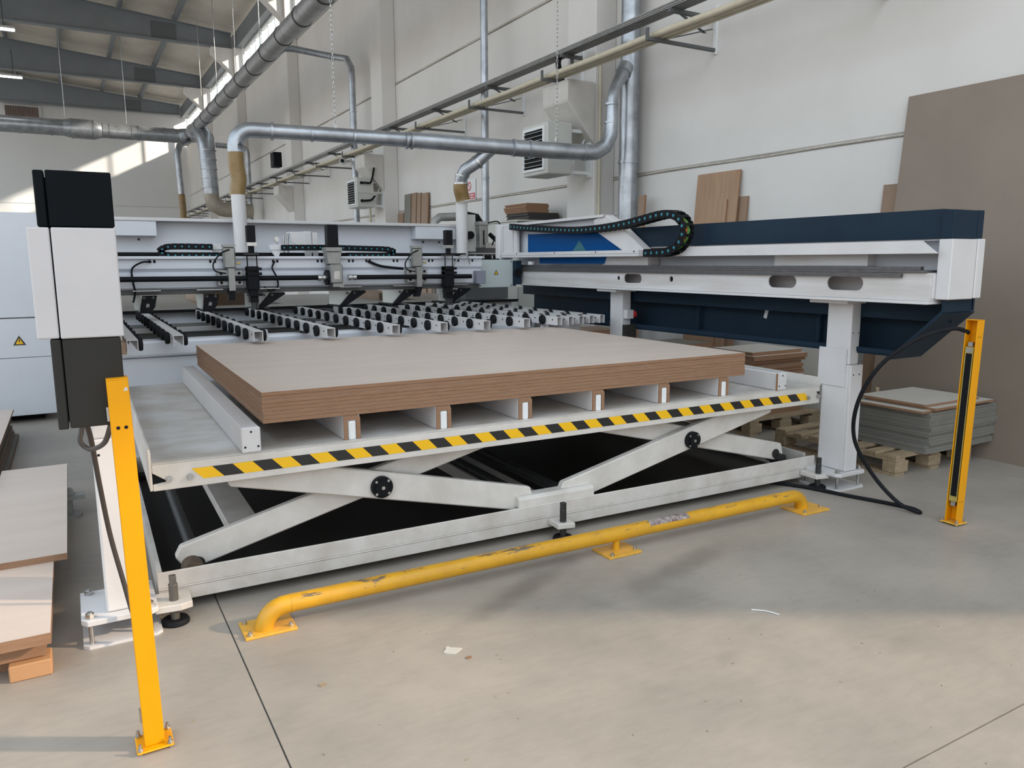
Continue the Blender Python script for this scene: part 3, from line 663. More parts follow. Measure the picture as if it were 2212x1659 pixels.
solo('board_pile', B().box(1.35, 2.05, 9.7, 11.2, 0.0, 1.12), [BROWNT], 'brown board stack standing behind the saw left of centre', 'board stack')
solo('safety_post', B().tube([(1.40, 9.45, 0.0), (1.40, 9.45, 0.9), (1.52, 9.45, 1.20)], 0.02, 8), YEL, 'slanting yellow rod behind the saw under the pusher beam', 'post')
solo('board_pile', B().box(3.35, 3.72, 9.2, 10.6, 0.0, 1.06), [BROWNT], 'brown board stack between the two air tables', 'board stack')
# left cabinet
lc = thing('machine_cabinet', 'pale blue white machine cabinet with warning triangle at the left edge', 'cabinet', (-1.3, 9, 0))
part('lower_panel', B().box(-2.6, 0.10, 8.20, 8.24, 0.07, 0.598), WHITE2, lc, bevel=0.004)
part('middle_panel', B().box(-2.6, 0.10, 8.20, 8.24, 0.602, 0.955), WHITE2, lc, bevel=0.004)
part('upper_panel', B().box(-2.6, 0.10, 8.20, 8.24, 0.965, 1.893), WHITE2, lc, bevel=0.004)
part('body', B().box(-2.6, -0.27, 8.26, 9.6, 0.10, 1.885), WHITE2, lc)
part('plinth', B().box(-2.5, -0.3, 8.4, 9.4, 0.0, 0.06), BLACK, lc)
def warn(par, c, s, th=0.002):
    x, y, z = c
    h = s*0.866
    part('warning_border', B().prism([(x-s/2, z), (x+s/2, z), (x, z+h)], 1, y-th, y), TAPEK, par)
    k = 0.13*s
    wp = part('warning_triangle', B().prism([(x-s/2+k*1.5, z+k*0.75), (x+s/2-k*1.5, z+k*0.75), (x, z+h-k*1.5)], 1, y-th*1.6, y-th*1.05), TAPEY, par)
    q = s
    part('lightning_bolt', B().prism([(x-0.02*q, z+0.62*q), (x+0.04*q, z+0.62*q), (x+0.01*q, z+0.42*q), (x+0.07*q, z+0.42*q), (x-0.02*q, z+0.14*q), (x+0.0*q, z+0.34*q), (x-0.06*q, z+0.34*q)], 1, y-th*2.2, y-th*1.7), TAPEK, par)
warn(lc, (-0.435, 8.199, 0.716), 0.10)
# infeed frame under the roller rails
inf = thing('infeed_frame', 'white rounded crossbeam and skirt carrying the roller rails behind the lift', 'frame', (2, 6.1, 0))
part('cross_beam', B().box(0.24, 3.72, 6.06, 6.22, 0.775, 0.895), WHITE2, inf, bevel=0.02, seg=2)
part('skirt', B().box(0.24, 3.72, 6.10, 6.14, 0.06, 0.765), WHITE2, inf)
part('rear_bar', B().box(0.24, 3.9, 7.10, 7.16, 0.86, 0.90), WHITE, inf, bevel=0.005)
part('inner_plate', B().box(0.24, 3.9, 6.3, 8.14, 0.80, 0.81), INNER, inf)
part('inner_tray', B().box(0.24, 3.9, 7.2, 8.14, 0.811, 0.86), mat('tray_grey', (0.17, 0.17, 0.165), 0.6), inf)
for xx in (0.3, 1.9, 3.6): part('leg', B().box(xx, xx+0.08, 6.2, 6.3, 0, 0.775), WHITE2, inf)
for xx, yy in ((1.22, 5.95), (3.52, 5.62)):
    part('stop_fin', B().prism([(xx, 0.86), (xx+0.07, 0.86), (xx+0.05, 0.945), (xx+0.025, 0.945)], 1, yy, yy+0.05), WHITE, inf)
    part('fin_arm', B().box(xx, xx+0.07, yy, 6.06, 0.80, 0.859), WHITE, inf)
part('side_box', B().box(3.74, 3.97, 5.7, 8.1, 0.06, 0.90), WHITE, inf)
# roller rails
def wheel_mesh():
    b = B(); b.tube([(-0.0125, 0, 0), (-0.008, 0, 0), (0.008, 0, 0), (0.0125, 0, 0)], 0.041, 18, rs=[0.037, 0.041, 0.041, 0.037])
    b.cyl((-0.0145, 0, 0), (0.0145, 0, 0), 0.018, 10); b.cyl((-0.016, 0, 0), (0.016, 0, 0), 0.006, 6, mi=1)
    return mesh('wheel', b, [RUBBER, STEELD])
WM = wheel_mesh()
railx = [(0.27, 5.14, 0.985), (0.548, 5.33, 0), (1.052, 5.35, 0), (1.545, 5.33, 0), (2.035, 5.34, 0), (2.430, 5.35, 0), (2.785, 5.32, 0), (3.17, 5.35, 0), (3.50, 5.36, 0), (3.615, 5.36, 0), (3.73, 5.37, 0), (3.845, 5.38, 0), (3.955, 5.38, 0)]
nm = ['leftmost, half hidden by the left cover', 'second from the left', 'third from the left', 'fourth from the left', 'fifth from the left', 'sixth from the left', 'seventh from the left', 'eighth from the left', 'fifth from the right of the close-set ones', 'fourth from the right', 'third from the right', 'second from the right', 'rightmost, before the rear column']
CH = {}
for i, (x, y0, _) in enumerate(railx):
    y1 = 8.10; wd = 0.062 if i < 8 else 0.049; z0, z1 = 0.918, 0.988
    r = thing('roller_rail', 'white channel rail with black wheels, ' + nm[i], 'roller rail', (x+wd/2, (y0+y1)/2, 0.92), group='roller rails of the infeed table')
    t = 0.004
    part('channel', B().prism([(x, z0), (x+t, z0), (x+t, z1-t), (x+wd-t, z1-t), (x+wd-t, z0), (x+wd, z0), (x+wd, z1), (x, z1)], 1, y0, y1), WHITE, r)
    if i == 0: part('wood_block', B().box(x-0.16, x-0.002, y0+0.02, y0+1.6, 0.90, 0.975), BROWNT, r)
    part('foot_bar', B().box(x+0.01, x+wd-0.01, y0+0.75, y0+0.81, 0.897, 0.9175), STEELD, r)
    off = 0.0 if i < 8 else (0.10*(i % 2))
    b = B()
    for k in range(9):
        yy = y0+0.07+0.28*k; b.cyl((x-0.002, yy, 0.962), (x+0.001, yy, 0.962), 0.007, 8)
    part('rivets', b, BLACK, r)
    for k in range(10):
        for side in (0, 1):
            yy = y0+(0.21 if side == 0 else 0.06)+off+0.28*k
            if yy > y1-0.03: continue
            if side == 0 and i == 0: continue
            if i >= 8 and side == 1: yy += 0.02
            inst('wheel', WM, r, ((x-0.0155 if side == 0 else x+wd+0.0155), yy, 0.955))

# ================================================================== SUPPORT COLUMNS AND ARMS
def column(x0, x1, y0, y1, lab, left):
    c = thing('support_column', lab, 'column', ((x0+x1)/2, (y0+y1)/2, 0))
    part('shaft', B().box(x0, x1, y0, y1, 0.118, 0.80), WHITE, c, bevel=0.008, seg=2)
    part('neck', B().box(x0+0.002, x1-0.002, y0+0.004, y1-0.012, 0.80, 1.184), WHITE, c, bevel=0.008, seg=2)
    tx0, tx1 = (x0-0.01, x1+0.0) if left else (x0-0.10, x1+0.06)
    part('top_plate', B().box(tx0, tx1, y0-0.03, y1+0.05, 1.185, 1.207), WHITE, c, bevel=0.003)
    px0, px1 = x0-0.088, x1+0.085
    ya = y0-0.045
    part('base_plate', B().prism([(px0, ya+0.03), (px0+0.02, ya), (px1-0.02, ya), (px1, ya+0.02), (px1, y1+0.06), (px0, y1+0.06)], 2, 0.095, 0.117), WHITE, c, bevel=0.002)
    part('floor_plate', B().prism([(px0, ya+0.03), (px0+0.02, ya+0.01), (px1-0.01, ya+0.01), (px1+0.01, ya+0.03), (px1+0.01, y1+0.06), (px0, y1+0.06)], 2, 0.0, 0.012), WHITE, c)
    for bx in (px0+0.03, px1-0.03):
        for by2 in (ya+0.035, y1+0.03):
            part('levelling_bolt', B().cyl((bx, by2, 0.012), (bx, by2, 0.14), 0.009, 10).nut((bx, by2, 0.118), 0.017, 0.016), STEEL, c)
    if left: part('bolt_holes', B().cyl((x0+0.02, y0-0.001, 0.74), (x0+0.02, y0+0.001, 0.74), 0.005, 10).cyl((x0+0.075, y0-0.001, 0.74), (x0+0.075, y0+0.001, 0.74), 0.005, 10), BLACK, c)
    return c
cl = column(0.022, 0.115, 3.185, 3.385, 'white floor column under the left cover beside the yellow post', True)
cR = column(4.178, 4.271, 3.07, 3.265, 'white floor column carrying the right arm beside the lift corner', False)
part('side_skirt', B().box(4.171, 4.177, 3.09, 3.292, 0.66, 0.90), WHITE, cR)
part('cable_channel', B().box(4.176, 4.288, 3.052, 3.0695, 0.12, 0.80), WHITE, cR, bevel=0.002)
part('bolt_holes', B().cyl((4.20, 3.0505, 0.74), (4.20, 3.0525, 0.74), 0.005, 8).cyl((4.255, 3.0505, 0.74), (4.255, 3.0525, 0.74), 0.005, 8).cyl((4.20, 3.0725, 1.00), (4.20, 3.0745, 1.00), 0.004, 8).cyl((4.25, 3.0725, 1.00), (4.25, 3.0745, 1.00), 0.004, 8), BLACK, cR)
c2 = column(4.135, 4.235, 5.305, 5.495, 'white rear column behind the roller rails under the right arm', False)
part('switch_box', B().box(4.15, 4.215, 5.25, 5.304, 0.955, 1.03), WHITE, c2); part('switch_button', B().cyl((4.217, 5.277, 0.99), (4.25, 5.277, 0.99), 0.030, 12), REDP, c2)
part('junction_box', B().box(4.14, 4.24, 5.24, 5.303, 0.68, 0.90), DGREY, c2)
solo('levelling_foot', B().cyl((-0.10, 4.97, 0.0), (-0.10, 4.97, 0.02), 0.06, 18).cyl((-0.10, 4.97, 0.02), (-0.10, 4.97, 0.17), 0.013, 8).box(-0.15, -0.02, 4.93, 5.02, 0.105, 0.13).nut((-0.10, 4.97, 0.13), 0.025, 0.03), TRAYM, 'grey levelling foot with plate behind the left column', 'foot')

# right arm
ar = thing('right_arm', 'long white and navy guide arm of the saw on the right', 'machine arm', (4.15, 4.6, 1.22))
def capsule(cy, cz, hw, hh, n=6):
    P = []; 
    for i in range(n+1): a = -math.pi/2+math.pi*i/n; P.append((cy+hw-hh+hh*math.cos(a), cz+hh*math.sin(a)))
    for i in range(n+1): a = math.pi/2+math.pi*i/n; P.append((cy-hw+hh+hh*math.cos(a), cz+hh*math.sin(a)))
    return P
beam = part('guide_beam', B().box(4.03, 4.20, 2.50, 7.0, 1.226, 1.378), BEAMW, ar, bevel=0.012, seg=2)
def slot(cy, cz, hw, hh):
    me = mesh('cut', B().prism(capsule(cy, cz, hw, hh), 0, 4.00, 4.19), INNER); c = bpy.data.objects.new('cut', me); COL.objects.link(c); return c
cuts = [slot(5.04, 1.305, 0.115, 0.037), slot(3.50, 1.312, 0.115, 0.040), slot(3.03, 1.312, 0.125, 0.042), slot(5.23, 1.305, 0.0181, 0.018), slot(4.57, 1.308, 0.0221, 0.022)]
bpy.context.view_layer.update()
mods = []
me_ = mesh('cut', B().box(4.040, 4.188, 2.512, 6.98, 1.238, 1.366), INNER); c_ = bpy.data.objects.new('cut', me_); COL.objects.link(c_); cuts.insert(0, c_)
for c in cuts:
    m = beam.modifiers.new('slot', 'BOOLEAN'); m.object = c; m.operation = 'DIFFERENCE'; m.solver = 'EXACT'; mods.append(m)
beam.modifiers.move(0, len(beam.modifiers)-1)
bpy.context.view_layer.update()
dg = bpy.context.evaluated_depsgraph_get(); nm_ = bpy.data.meshes.new_from_object(beam.evaluated_get(dg)); beam.modifiers.clear(); beam.data = nm_
for c in cuts: bpy.data.objects.remove(c)
part('beam_flange', B().box(4.01, 4.22, 2.50, 7.0, 1.208, 1.225), WHITE, ar, bevel=0.002)
part('rack_rail', B().box(4.008, 4.029, 2.66, 6.95, 1.352, 1.372), RAILM, ar)
part('guide_rail', B().box(4.012, 4.19, 2.52, 6.95, 1.379, 1.392), RAILM, ar)
part('guide_rail', B().box(4.03, 4.06, 2.56, 6.95, 1.393, 1.412), RAILM, ar)
part('back_panel', B().box(4.20, 4.215, 2.50, 7.2, 1.380, 1.56), WHITE2, ar)
part('chain_tray', B().prism([(2.47, 1.482), (4.57, 1.482), (4.57, 1.55), (2.56, 1.55)], 0, 4.02, 4.035), WHITE, ar)
part('beam_bracket', B().box(4.05, 4.19, 2.497, 2.4995, 1.24, 1.37), WHITE, ar)
part('tray_floor', B().box(4.035, 4.20, 2.50, 4.9, 1.482, 1.487), WHITE, ar)
part('spacer_plate', B().box(4.12, 4.199, 2.95, 3.65, 1.413, 1.481), BEAMW, ar)
part('upper_guard', B().prism([(4.10, 1.56), (4.112, 1.56), (4.112, 1.695), (4.15, 1.712), (4.26, 1.712), (4.26, 1.718), (4.10, 1.718)], 1, 2.50, 5.60), NAVY, ar)
part('guard_shelf', B().box(4.11, 4.27, 2.50, 5.60, 1.552, 1.5595), WHITE, ar)
part('rear_guard', B().box(4.26, 4.27, 2.50, 7.2, 1.10, 1.72), NAVY, ar)
# end cover
part('end_cover', B().box(4.075, 4.30, 2.42, 2.497, 1.235, 1.558), WHITE, ar, bevel=0.004)
part('end_cover', B().box(4.304, 4.37, 2.415, 2.497, 1.238, 1.560), WHITE, ar, bevel=0.004)
part('end_cover_top', B().box(4.085, 4.305, 2.43, 2.499, 1.561, 1.712), NAVY, ar, bevel=0.003)
part('end_cover_top', B().box(4.308, 4.36, 2.428, 2.499, 1.561, 1.713), NAVY, ar, bevel=0.003)
# lower guard, cut away towards the end
poly = [(2.47, 1.233), (7.2, 1.205), (7.2, 0.86), (2.76, 0.888), (2.47, 1.17)]
part('lower_guard', B().prism(poly, 0, 4.40, 4.415), NAVY, ar)
part('guard_lip', B().prism([(2.76, 0.888), (7.2, 0.86), (7.2, 0.85), (2.75, 0.876)], 0, 4.25, 4.399), NAVY, ar)
part('guard_lip', B().prism([(2.78, 0.888), (7.2, 0.86), (7.2, 0.90), (2.78, 0.915)], 0, 4.241, 4.2495), NAVY, ar)
part('guard_slope', B().prism([(2.47, 1.17), (2.76, 0.888), (2.75, 0.876), (2.455, 1.16)], 0, 4.10, 4.40), NAVY, ar)
part('guard_front', B().box(4.10, 4.36, 2.455, 2.468, 1.165, 1.234), NAVY, ar)
for yy in (3.45, 4.6, 5.8): part('guard_rib', B().box(4.36, 4.399, yy, yy+0.03, 0.91, 1.20), NAVY, ar)
part('paper_tag', B().cbox((4.398, 3.95, 1.06), (0.002, 0.03, 0.06), Matrix.Rotation(0.25, 3, 'X')), FRAMEW, ar)
# left arm with cover
al = thing('left_arm', 'left machine arm ending in a black, white and dark grey end cover', 'machine arm', (0.05, 3, 0.96))
part('guide_beam', B().box(0.04, 0.12, 2.50, 7.0, 1.226, 1.378), BEAMW, al)
part('rear_guard', B().box(-0.05, -0.03, 2.50, 7.2, 1.0, 1.68), NAVY, al)
part('cover_white', B().box(-0.032, 0.122, 2.40, 2.50, 1.246, 1.543), COVERW, al, bevel=0.004, seg=2)
part('cover_white', B().box(-0.087, -0.035, 2.405, 2.50, 1.247, 1.543), COVERW, al, bevel=0.004, seg=2)
part('cover_top', B().box(-0.033, 0.121, 2.402, 2.50, 1.545, 1.691), BLACKC, al, bevel=0.003)
part('cover_top', B().box(-0.061, -0.036, 2.405, 2.50, 1.545, 1.690), BLACKC, al, bevel=0.003)
part('cover_bottom', B().box(-0.030, 0.112, 2.402, 2.52, 0.998, 1.244), DGREY, al, bevel=0.003)
part('cover_bottom', B().box(-0.058, -0.033, 2.405, 2.52, 0.996, 1.244), DGREY, al, bevel=0.003)
part('cover_body', B().box(-0.05, 0.11, 2.521, 3.05, 1.0, 1.22), DGREY, al)

# ================================================================== PUSHER GANTRY (y = 6.7)
pg = thing('pusher_beam', 'white pusher gantry beam with black shaft across the roller rails', 'machine beam', (1.9, 6.8, 1.25))
prof = [(6.72, 1.235), (6.70, 1.25), (6.70, 1.355), (6.73, 1.375), (6.70, 1.40), (6.70, 1.47), (6.67, 1.478), (6.67, 1.498), (6.95, 1.498), (6.95, 1.235)]
part('shaft_bearing', B().box(0.20, 0.24, 6.60, 6.699, 1.29, 1.35), STEELD, pg)
part('beam_body', B().prism(prof, 0, 0.18, 3.495), WHITE2, pg)
part('lower_rail', B().box(0.18, 3.49, 6.74, 6.90, 1.195, 1.234), INNER, pg)
part('drive_shaft', B().cyl((0.18, 6.62, 1.322), (1.86, 6.62, 1.316), 0.021, 14), BLACK, pg)
part('drive_shaft', B().cyl((2.20, 6.62, 1.314), (3.34, 6.62, 1.308), 0.021, 14), BLACK, pg)
for x0 in (1.86, 2.13): part('coupling', B().cyl((x0, 6.62, 1.314), (x0+0.025, 6.62, 1.314), 0.026, 14).cyl((x0+0.025, 6.62, 1.314), (x0+0.045, 6.62, 1.314), 0.016, 14).cyl((x0+0.045, 6.62, 1.314), (x0+0.07, 6.62, 1.314), 0.026, 14), STEEL, pg)
part('rear_shaft', B().cyl((0.18, 7.02, 1.515), (3.48, 7.02, 1.512), 0.018, 12), BLACK, pg)
b = B()
for xx in (0.55, 1.0, 1.1, 1.5, 1.88, 2.16, 2.32, 2.58, 2.75, 2.93, 3.2, 3.35):
    for d in (0, 0.035): b.box(xx+d, xx+d+0.018, 6.6985, 6.7012, 1.445, 1.468)
part('cable_slots', b, BLACK, pg)
def cable(par, pts, r=0.007, m=BLACK, n=8, nme='cable'): return part(nme, B().tube(smooth_path(pts, n), r, 8), m, par)
cable(pg, [(0.57, 6.69, 1.455), (0.50, 6.66, 1.45), (0.43, 6.67, 1.40), (0.43, 6.68, 1.30), (0.44, 6.69, 1.22), (0.42, 6.69, 1.14)])
cable(pg, [(1.52, 6.69, 1.455), (1.49, 6.66, 1.40), (1.52, 6.66, 1.33), (1.53, 6.66, 1.25), (1.47, 6.66, 1.215), (1.42, 6.68, 1.24)])
cable(pg, [(2.34, 6.69, 1.455), (2.45, 6.66, 1.41), (2.60, 6.64, 1.39), (2.66, 6.66, 1.385)], 0.012)
cable(pg, [(3.33, 6.63, 1.42), (3.30, 6.62, 1.50), (3.22, 6.63, 1.49), (3.16, 6.64, 1.40), (3.15, 6.66, 1.25), (3.14, 6.68, 1.19)], 0.007, TRAYM)
# centre gear motor
gm = thing('gear_motor', 'black motor on grey gearbox at the middle of the pusher beam', 'motor', (2.0, 6.6, 1.25))
part('motor', B().box(1.95, 2.045, 6.58, 6.675, 1.575, 1.765), BLACK, gm, bevel=0.008)
part('flange', B().box(1.925, 2.07, 6.56, 6.69, 1.535, 1.573), ALU, gm, bevel=0.006)
part('neck', B().prism([(1.945, 1.43), (2.05, 1.43), (2.065, 1.533), (1.93, 1.533)], 1, 6.57, 6.68), ALU, gm, bevel=0.004)
part('gearbox', B().box(1.955, 2.065, 6.55, 6.695, 1.265, 1.428), ALU, gm, bevel=0.01)
part('gearbox_foot', B().box(1.975, 2.07, 6.555, 6.69, 1.235, 1.264), ALU, gm)
part('flange_disc', B().cyl((1.93, 6.62, 1.315), (1.954, 6.62, 1.315), 0.065, 20), BLACK, gm)
part('name_plate', B().box(1.985, 2.035, 6.5475, 6.549, 1.30, 1.37), STEEL, gm)
# clamps: black vertical feeders
def feeder(x, zt, zb, lab):
    f = thing('gripper_feeder', lab, 'feeder', (x, 6.6, zb))
    part('motor', B().box(x-0.034, x+0.034, 6.56, 6.63, zt-0.135, zt), BLACK, f, bevel=0.005)
    part('motor_flange', B().box(x-0.038, x+0.04, 6.555, 6.635, zt-0.165, zt-0.137), STEEL, f)
    part('coupling', B().cyl((x, 6.595, zt-0.225), (x, 6.595, zt-0.166), 0.024, 12), BLACK, f)
    for dx in (-0.04, 0.036): part('guide_rod', B().cyl((x+dx, 6.58, zt-0.33), (x+dx, 6.58, zt-0.215), 0.005, 8), BLACK, f)
    part('cross_plate', B().box(x-0.055, x+0.05, 6.555, 6.64, zt-0.235, zt-0.225), STEELD, f)
    part('slide_body', B().box(x-0.045, x+0.048, 6.57, 6.66, zt-0.52, zt-0.33), BLACK, f, bevel=0.004)
    for zz in (zt-0.34, zt-0.38, zt-0.55): part('side_lug', B().box(x-0.045, x+0.068, 6.555, 6.64, zz-0.022, zz), BLACK, f)
    part('column', B().box(x-0.03, x+0.035, 6.58, 6.66, zb+0.06, zt-0.50), BLACK, f)
    part('jaw', B().box(x-0.015, x+0.012, 6.585, 6.65, zb, zb+0.07), STEELD, f); part('jaw', B().box(x+0.016, x+0.034, 6.585, 6.65, zb+0.01, zb+0.12), STEELD, f)
feeder(1.315, 1.745, 1.06, 'black motorised feeder left of the gear motor on the pusher beam')
feeder(3.09, 1.735, 1.045, 'black motorised feeder near the control box on the pusher beam')
# pneumatic cylinders
def cyl_unit(x, lab, swing):
    c = thing('clamp_cylinder', lab, 'cylinder', (x, 6.6, 1.2))
    part('cylinder', B().box(x-0.045, x+0.045, 6.60, 6.69, 1.40, 1.57), ALU, c, bevel=0.01)
    part('cylinder_cap', B().box(x-0.047, x+0.047, 6.598, 6.692, 1.571, 1.592), TRAYM, c)
    part('mount_block', B().box(x-0.10, x+0.10, 6.63, 6.699, 1.26, 1.385), TRAYM, c, bevel=0.005)
    part('rod_guide', B().box(x-0.02, x+0.03, 6.59, 6.65, 1.22, 1.399), ALU, c)
    b = B(); 
    for dx in (-0.07, 0.07):
        for dz in (1.285, 1.36): b.cyl((x+dx, 6.625, dz), (x+dx, 6.631, dz), 0.012, 8)
    part('screws', b, BLACK, c)
    part('swing_arm', B().prism([(x-0.04, 1.13), (x+0.01, 1.13), (x+0.045, 1.24), (x-0.0, 1.24)] if swing else [(x-0.03, 1.14), (x+0.02, 1.14), (x+0.03, 1.24), (x-0.02, 1.24)], 1, 6.60, 6.66), BLACK, c)
    part('fitting', B().cyl((x+0.05, 6.60, 1.44), (x+0.08, 6.60, 1.44), 0.008, 6), mat('brass', (0.6, 0.42, 0.12), 0.35, metal=0.9), c)
    cable(c, [(x+0.0, 6.60, 1.55), (x-0.07, 6.58, 1.52), (x-0.13, 6.59, 1.44), (x-0.12, 6.58, 1.38), (x-0.04, 6.58, 1.36)], 0.006, nme='hose')
cyl_unit(1.145, 'grey pneumatic cylinder left of the left feeder on the pusher beam', False)
cyl_unit(2.79, 'grey pneumatic cylinder right of the gear motor on the pusher beam', True)
# grippers under the beam
for i, (x, w1) in enumerate(((0.52, 0.05), (0.985, 0.04), (1.44, 0.05), (2.16, 0.06), (2.66, 0.06), (3.22, 0.05))):
    g = thing('panel_gripper', 'gripper bracket under the pusher beam, %s from the left' % ords[i], 'gripper', (x, 6.95, 1.06), group='grippers under the pusher beam')
    part('top_plate', B().box(x-0.10, x+0.10, 6.64, 6.697, 1.228, 1.233), STEEL, g)
    sk = 0.03+0.03*i
    if i < 2:
        part('side_plate', B().prism([(x-0.10, 1.194), (x-0.04, 1.194), (x-0.05, 1.065), (x-0.09, 1.085)], 1, 6.745, 6.752), GRILLE, g)
        part('arm', B().prism([(x-0.055, 1.065), (x+0.03, 1.065), (x+0.055, 1.10), (x+0.075, 1.19), (x-0.03, 1.19)], 1, 6.70, 6.74), BLACK, g, bevel=0.003)
    else:
        part('side_plate', B().prism([(x-0.17, 1.194), (x+0.06, 1.194), (x-0.05, 1.066), (x-0.17, 1.080)], 1, 6.745, 6.752), GRILLE, g)
        part('arm', B().prism([(x-0.085, 1.062), (x-0.03, 1.062), (x+0.16, 1.18), (x+0.15, 1.194), (x+0.04, 1.194)], 1, 6.70, 6.74), BLACK, g, bevel=0.003)
    part('jaw', B().box(x-0.055-0.03*(i > 1), x+0.04, 6.72, 7.10, 1.05, 1.0615), BLACK, g)
    [part('bolt', B().cyl((x+q, 6.690, 1.175), (x+q, 6.699, 1.175), 0.012, 8), STEELD, g) for q in (-0.02, 0.045)]
    if i < 2: part('cutout', B().prism([(x-0.012, 1.10), (x+0.012, 1.10), (x+0.016, 1.125), (x-0.004, 1.13)], 1, 6.697, 6.6995), mat('cut_grey', (0.25, 0.25, 0.24), 0.6), g)
# bracket
bk = thing('sheet_bracket', 'white bent sheet bracket on the pusher beam left of the gear motor', 'bracket', (1.9, 7.0, 1.5))
part('upright', B().box(1.86, 1.925, 7.0, 7.03, 1.50, 1.72), WHITE, bk, bevel=0.004); part('upright', B().box(1.935, 1.985, 7.0, 7.03, 1.50, 1.71), WHITE, bk, bevel=0.004)
part('gusset', B().prism([(1.74, 1.70), (1.86, 1.72), (1.86, 1.55), (1.75, 1.63)], 1, 7.01, 7.02), WHITE, bk)
part('top_fold', B().box(1.74, 1.925, 7.03, 7.15, 1.70, 1.715), WHITE, bk)
pgz = thing('pressure_gauge', 'small gauge and rods behind the pusher beam left of the bracket', 'gauge', (1.66, 7.05, 1.5))
part('dial', B().cyl((1.63, 7.05, 1.65), (1.63, 7.08, 1.65), 0.022, 14), STEEL, pgz); part('pipe', B().cyl((1.64, 7.07, 1.50), (1.63, 7.07, 1.65), 0.006, 6), STEEL, pgz)
for xx in (1.695, 1.73): part('rod', B().cyl((xx, 7.07, 1.50), (xx, 7.07, 1.68), 0.01, 8), STEEL, pgz)
# dust tubes
for k, (x0, x1, lab) in enumerate(((1.425, 1.555, 'white extraction tube post left, behind the left feeder'), (3.835, 3.965, 'white extraction tube post right, beside the control box'))):
    o = solo('dust_tube', B().tube([(x0+0.075 if k == 0 else (x0+x1)/2, 7.95, 1.2), ((x0+x1)/2, 7.95, 2.095)], 0.066, 22), WHITE, lab, 'tube')
# energy chains
def link_mesh():
    b = B()
    for sx_ in (-1, 1): b.prism([(-0.0335, -0.022), (-0.025, -0.031), (0.025, -0.031), (0.0335, -0.022), (0.0335, 0.022), (0.025, 0.031), (-0.025, 0.031), (-0.0335, 0.022)], 0, sx_*0.038-0.006, sx_*0.038+0.006)
    b.box(-0.032, 0.032, -0.010, 0.010, 0.025, 0.031).box(-0.032, 0.032, -0.010, 0.010, -0.031, -0.025)
    b.cyl((-0.0462, 0, 0), (-0.0435, 0, 0), 0.0115, 10, mi=1); b.cyl((0.0435, 0, 0), (0.0452, 0, 0), 0.0095, 10, mi=1)
    return mesh('link', b, [BLACK, TEAL])
LM = link_mesh()
def echain(name, lab, pts, base, plane, x, sc=1.0, cables=True):
    c = thing(name, lab, 'cable chain', base)
    if plane == 'yz': P = [Vector((x, p[0], p[1])) for p in pts]
    else: P = [Vector((p[0], x, p[1])) for p in pts]
    sp = smooth_path(P, 12); step = 0.066*sc; Q = resample(sp, step)
    for a, d in zip(Q, Q[1:]):
        m = (a+d)/2; v = d-a
        if plane == 'yz': rot = (math.atan2(v.z, v.y), 0, 0)
        else: rot = Matrix(((0, v.x/v.length, -v.z/v.length), (-1, 0, 0), (0, v.z/v.length, v.x/v.length))).to_euler()
        o = inst('link', LM, c, m, rot); o.scale = (sc, sc, sc)
    if cables:
        for k, (dx, mm) in enumerate(((-0.018, ORANGE), (-0.006, ORANGE), (0.008, GREENC), (0.02, GREENC))):
            part('cable', B().tube([q+Vector((dx, 0, 0)) for q in Q], 0.0055, 6), mm, c)
    return c
echain('energy_chain', 'long black cable chain with teal pins looping above the right arm',
       [(6.92, 1.795), (6.5, 1.762), (6.08, 1.735), (5.71, 1.718), (5.37, 1.722), (5.05, 1.742), (4.80, 1.772), (4.60, 1.795), (4.46, 1.785), (4.37, 1.73), (4.345, 1.665), (4.37, 1.60), (4.44, 1.54), (4.56, 1.512), (4.80, 1.508)], (3.98, 4.4, 1.5), 'yz', 3.975)
echain('energy_chain', 'short black cable chain folded on the left of the pusher beam', [(1.06, 1.575), (0.80, 1.578), (0.70, 1.572), (0.655, 1.548), (0.66, 1.52), (0.72, 1.508), (0.9, 1.507), (1.2, 1.507)], (0.9, 6.95, 1.5), 'xz', 6.893, 0.80, False)
echain('energy_chain', 'short black cable chain running behind the gear motor', [(1.62, 1.572), (2.0, 1.575), (2.4, 1.568), (2.60, 1.562), (2.66, 1.545), (2.665, 1.52), (2.6, 1.508), (2.4, 1.507), (2.2, 1.507)], (2.2, 6.95, 1.5), 'xz', 6.893, 0.80, False)
for x0, lab in ((1.06, 'white angle carrying the left short cable chain'), (1.54, 'white angle carrying the middle cable chain')):
    solo('chain_anchor', B().box(x0, x0+0.10, 6.90, 6.96, 1.555, 1.60).prism([(x0, 1.554), (x0+0.09, 1.554), (x0+0.07, 1.50), (x0+0.04, 1.50)], 1, 6.91, 6.95), WHITE, lab, 'bracket')
# carriage housing on right arm
hs = thing('carriage_housing', 'white carriage frame with blue window at the inner end of the right arm', 'machine housing', (3.98, 6.2, 1.45))
part('end_post', B().box(3.93, 4.10, 7.14, 7.22, 1.46, 1.828), WHITE, hs, bevel=0.008)
part('side_post', B().box(3.985, 4.02, 6.86, 7.139, 1.50, 1.825), WHITE, hs, bevel=0.005)
part('inner_door', B().box(3.975, 3.984, 6.93, 7.09, 1.52, 1.76), WHITE, hs, bevel=0.003)
b = B(); X0, X1 = 4.03, 4.06
b.prism([(7.14, 1.80), (5.40, 1.817), (5.38, 1.838), (7.14, 1.828)], 0, X0-0.05, X1+0.06)
part('top_rim', b, WHITE, hs)
part('sloping_panel', B().prism([(7.13, 1.80), (5.42, 1.81), (5.62, 1.70), (6.78, 1.72), (6.78, 1.53), (6.9, 1.53), (6.9, 1.72)][:4]+[(7.13, 1.72)], 0, 4.062, 4.07), WHITE2, hs)
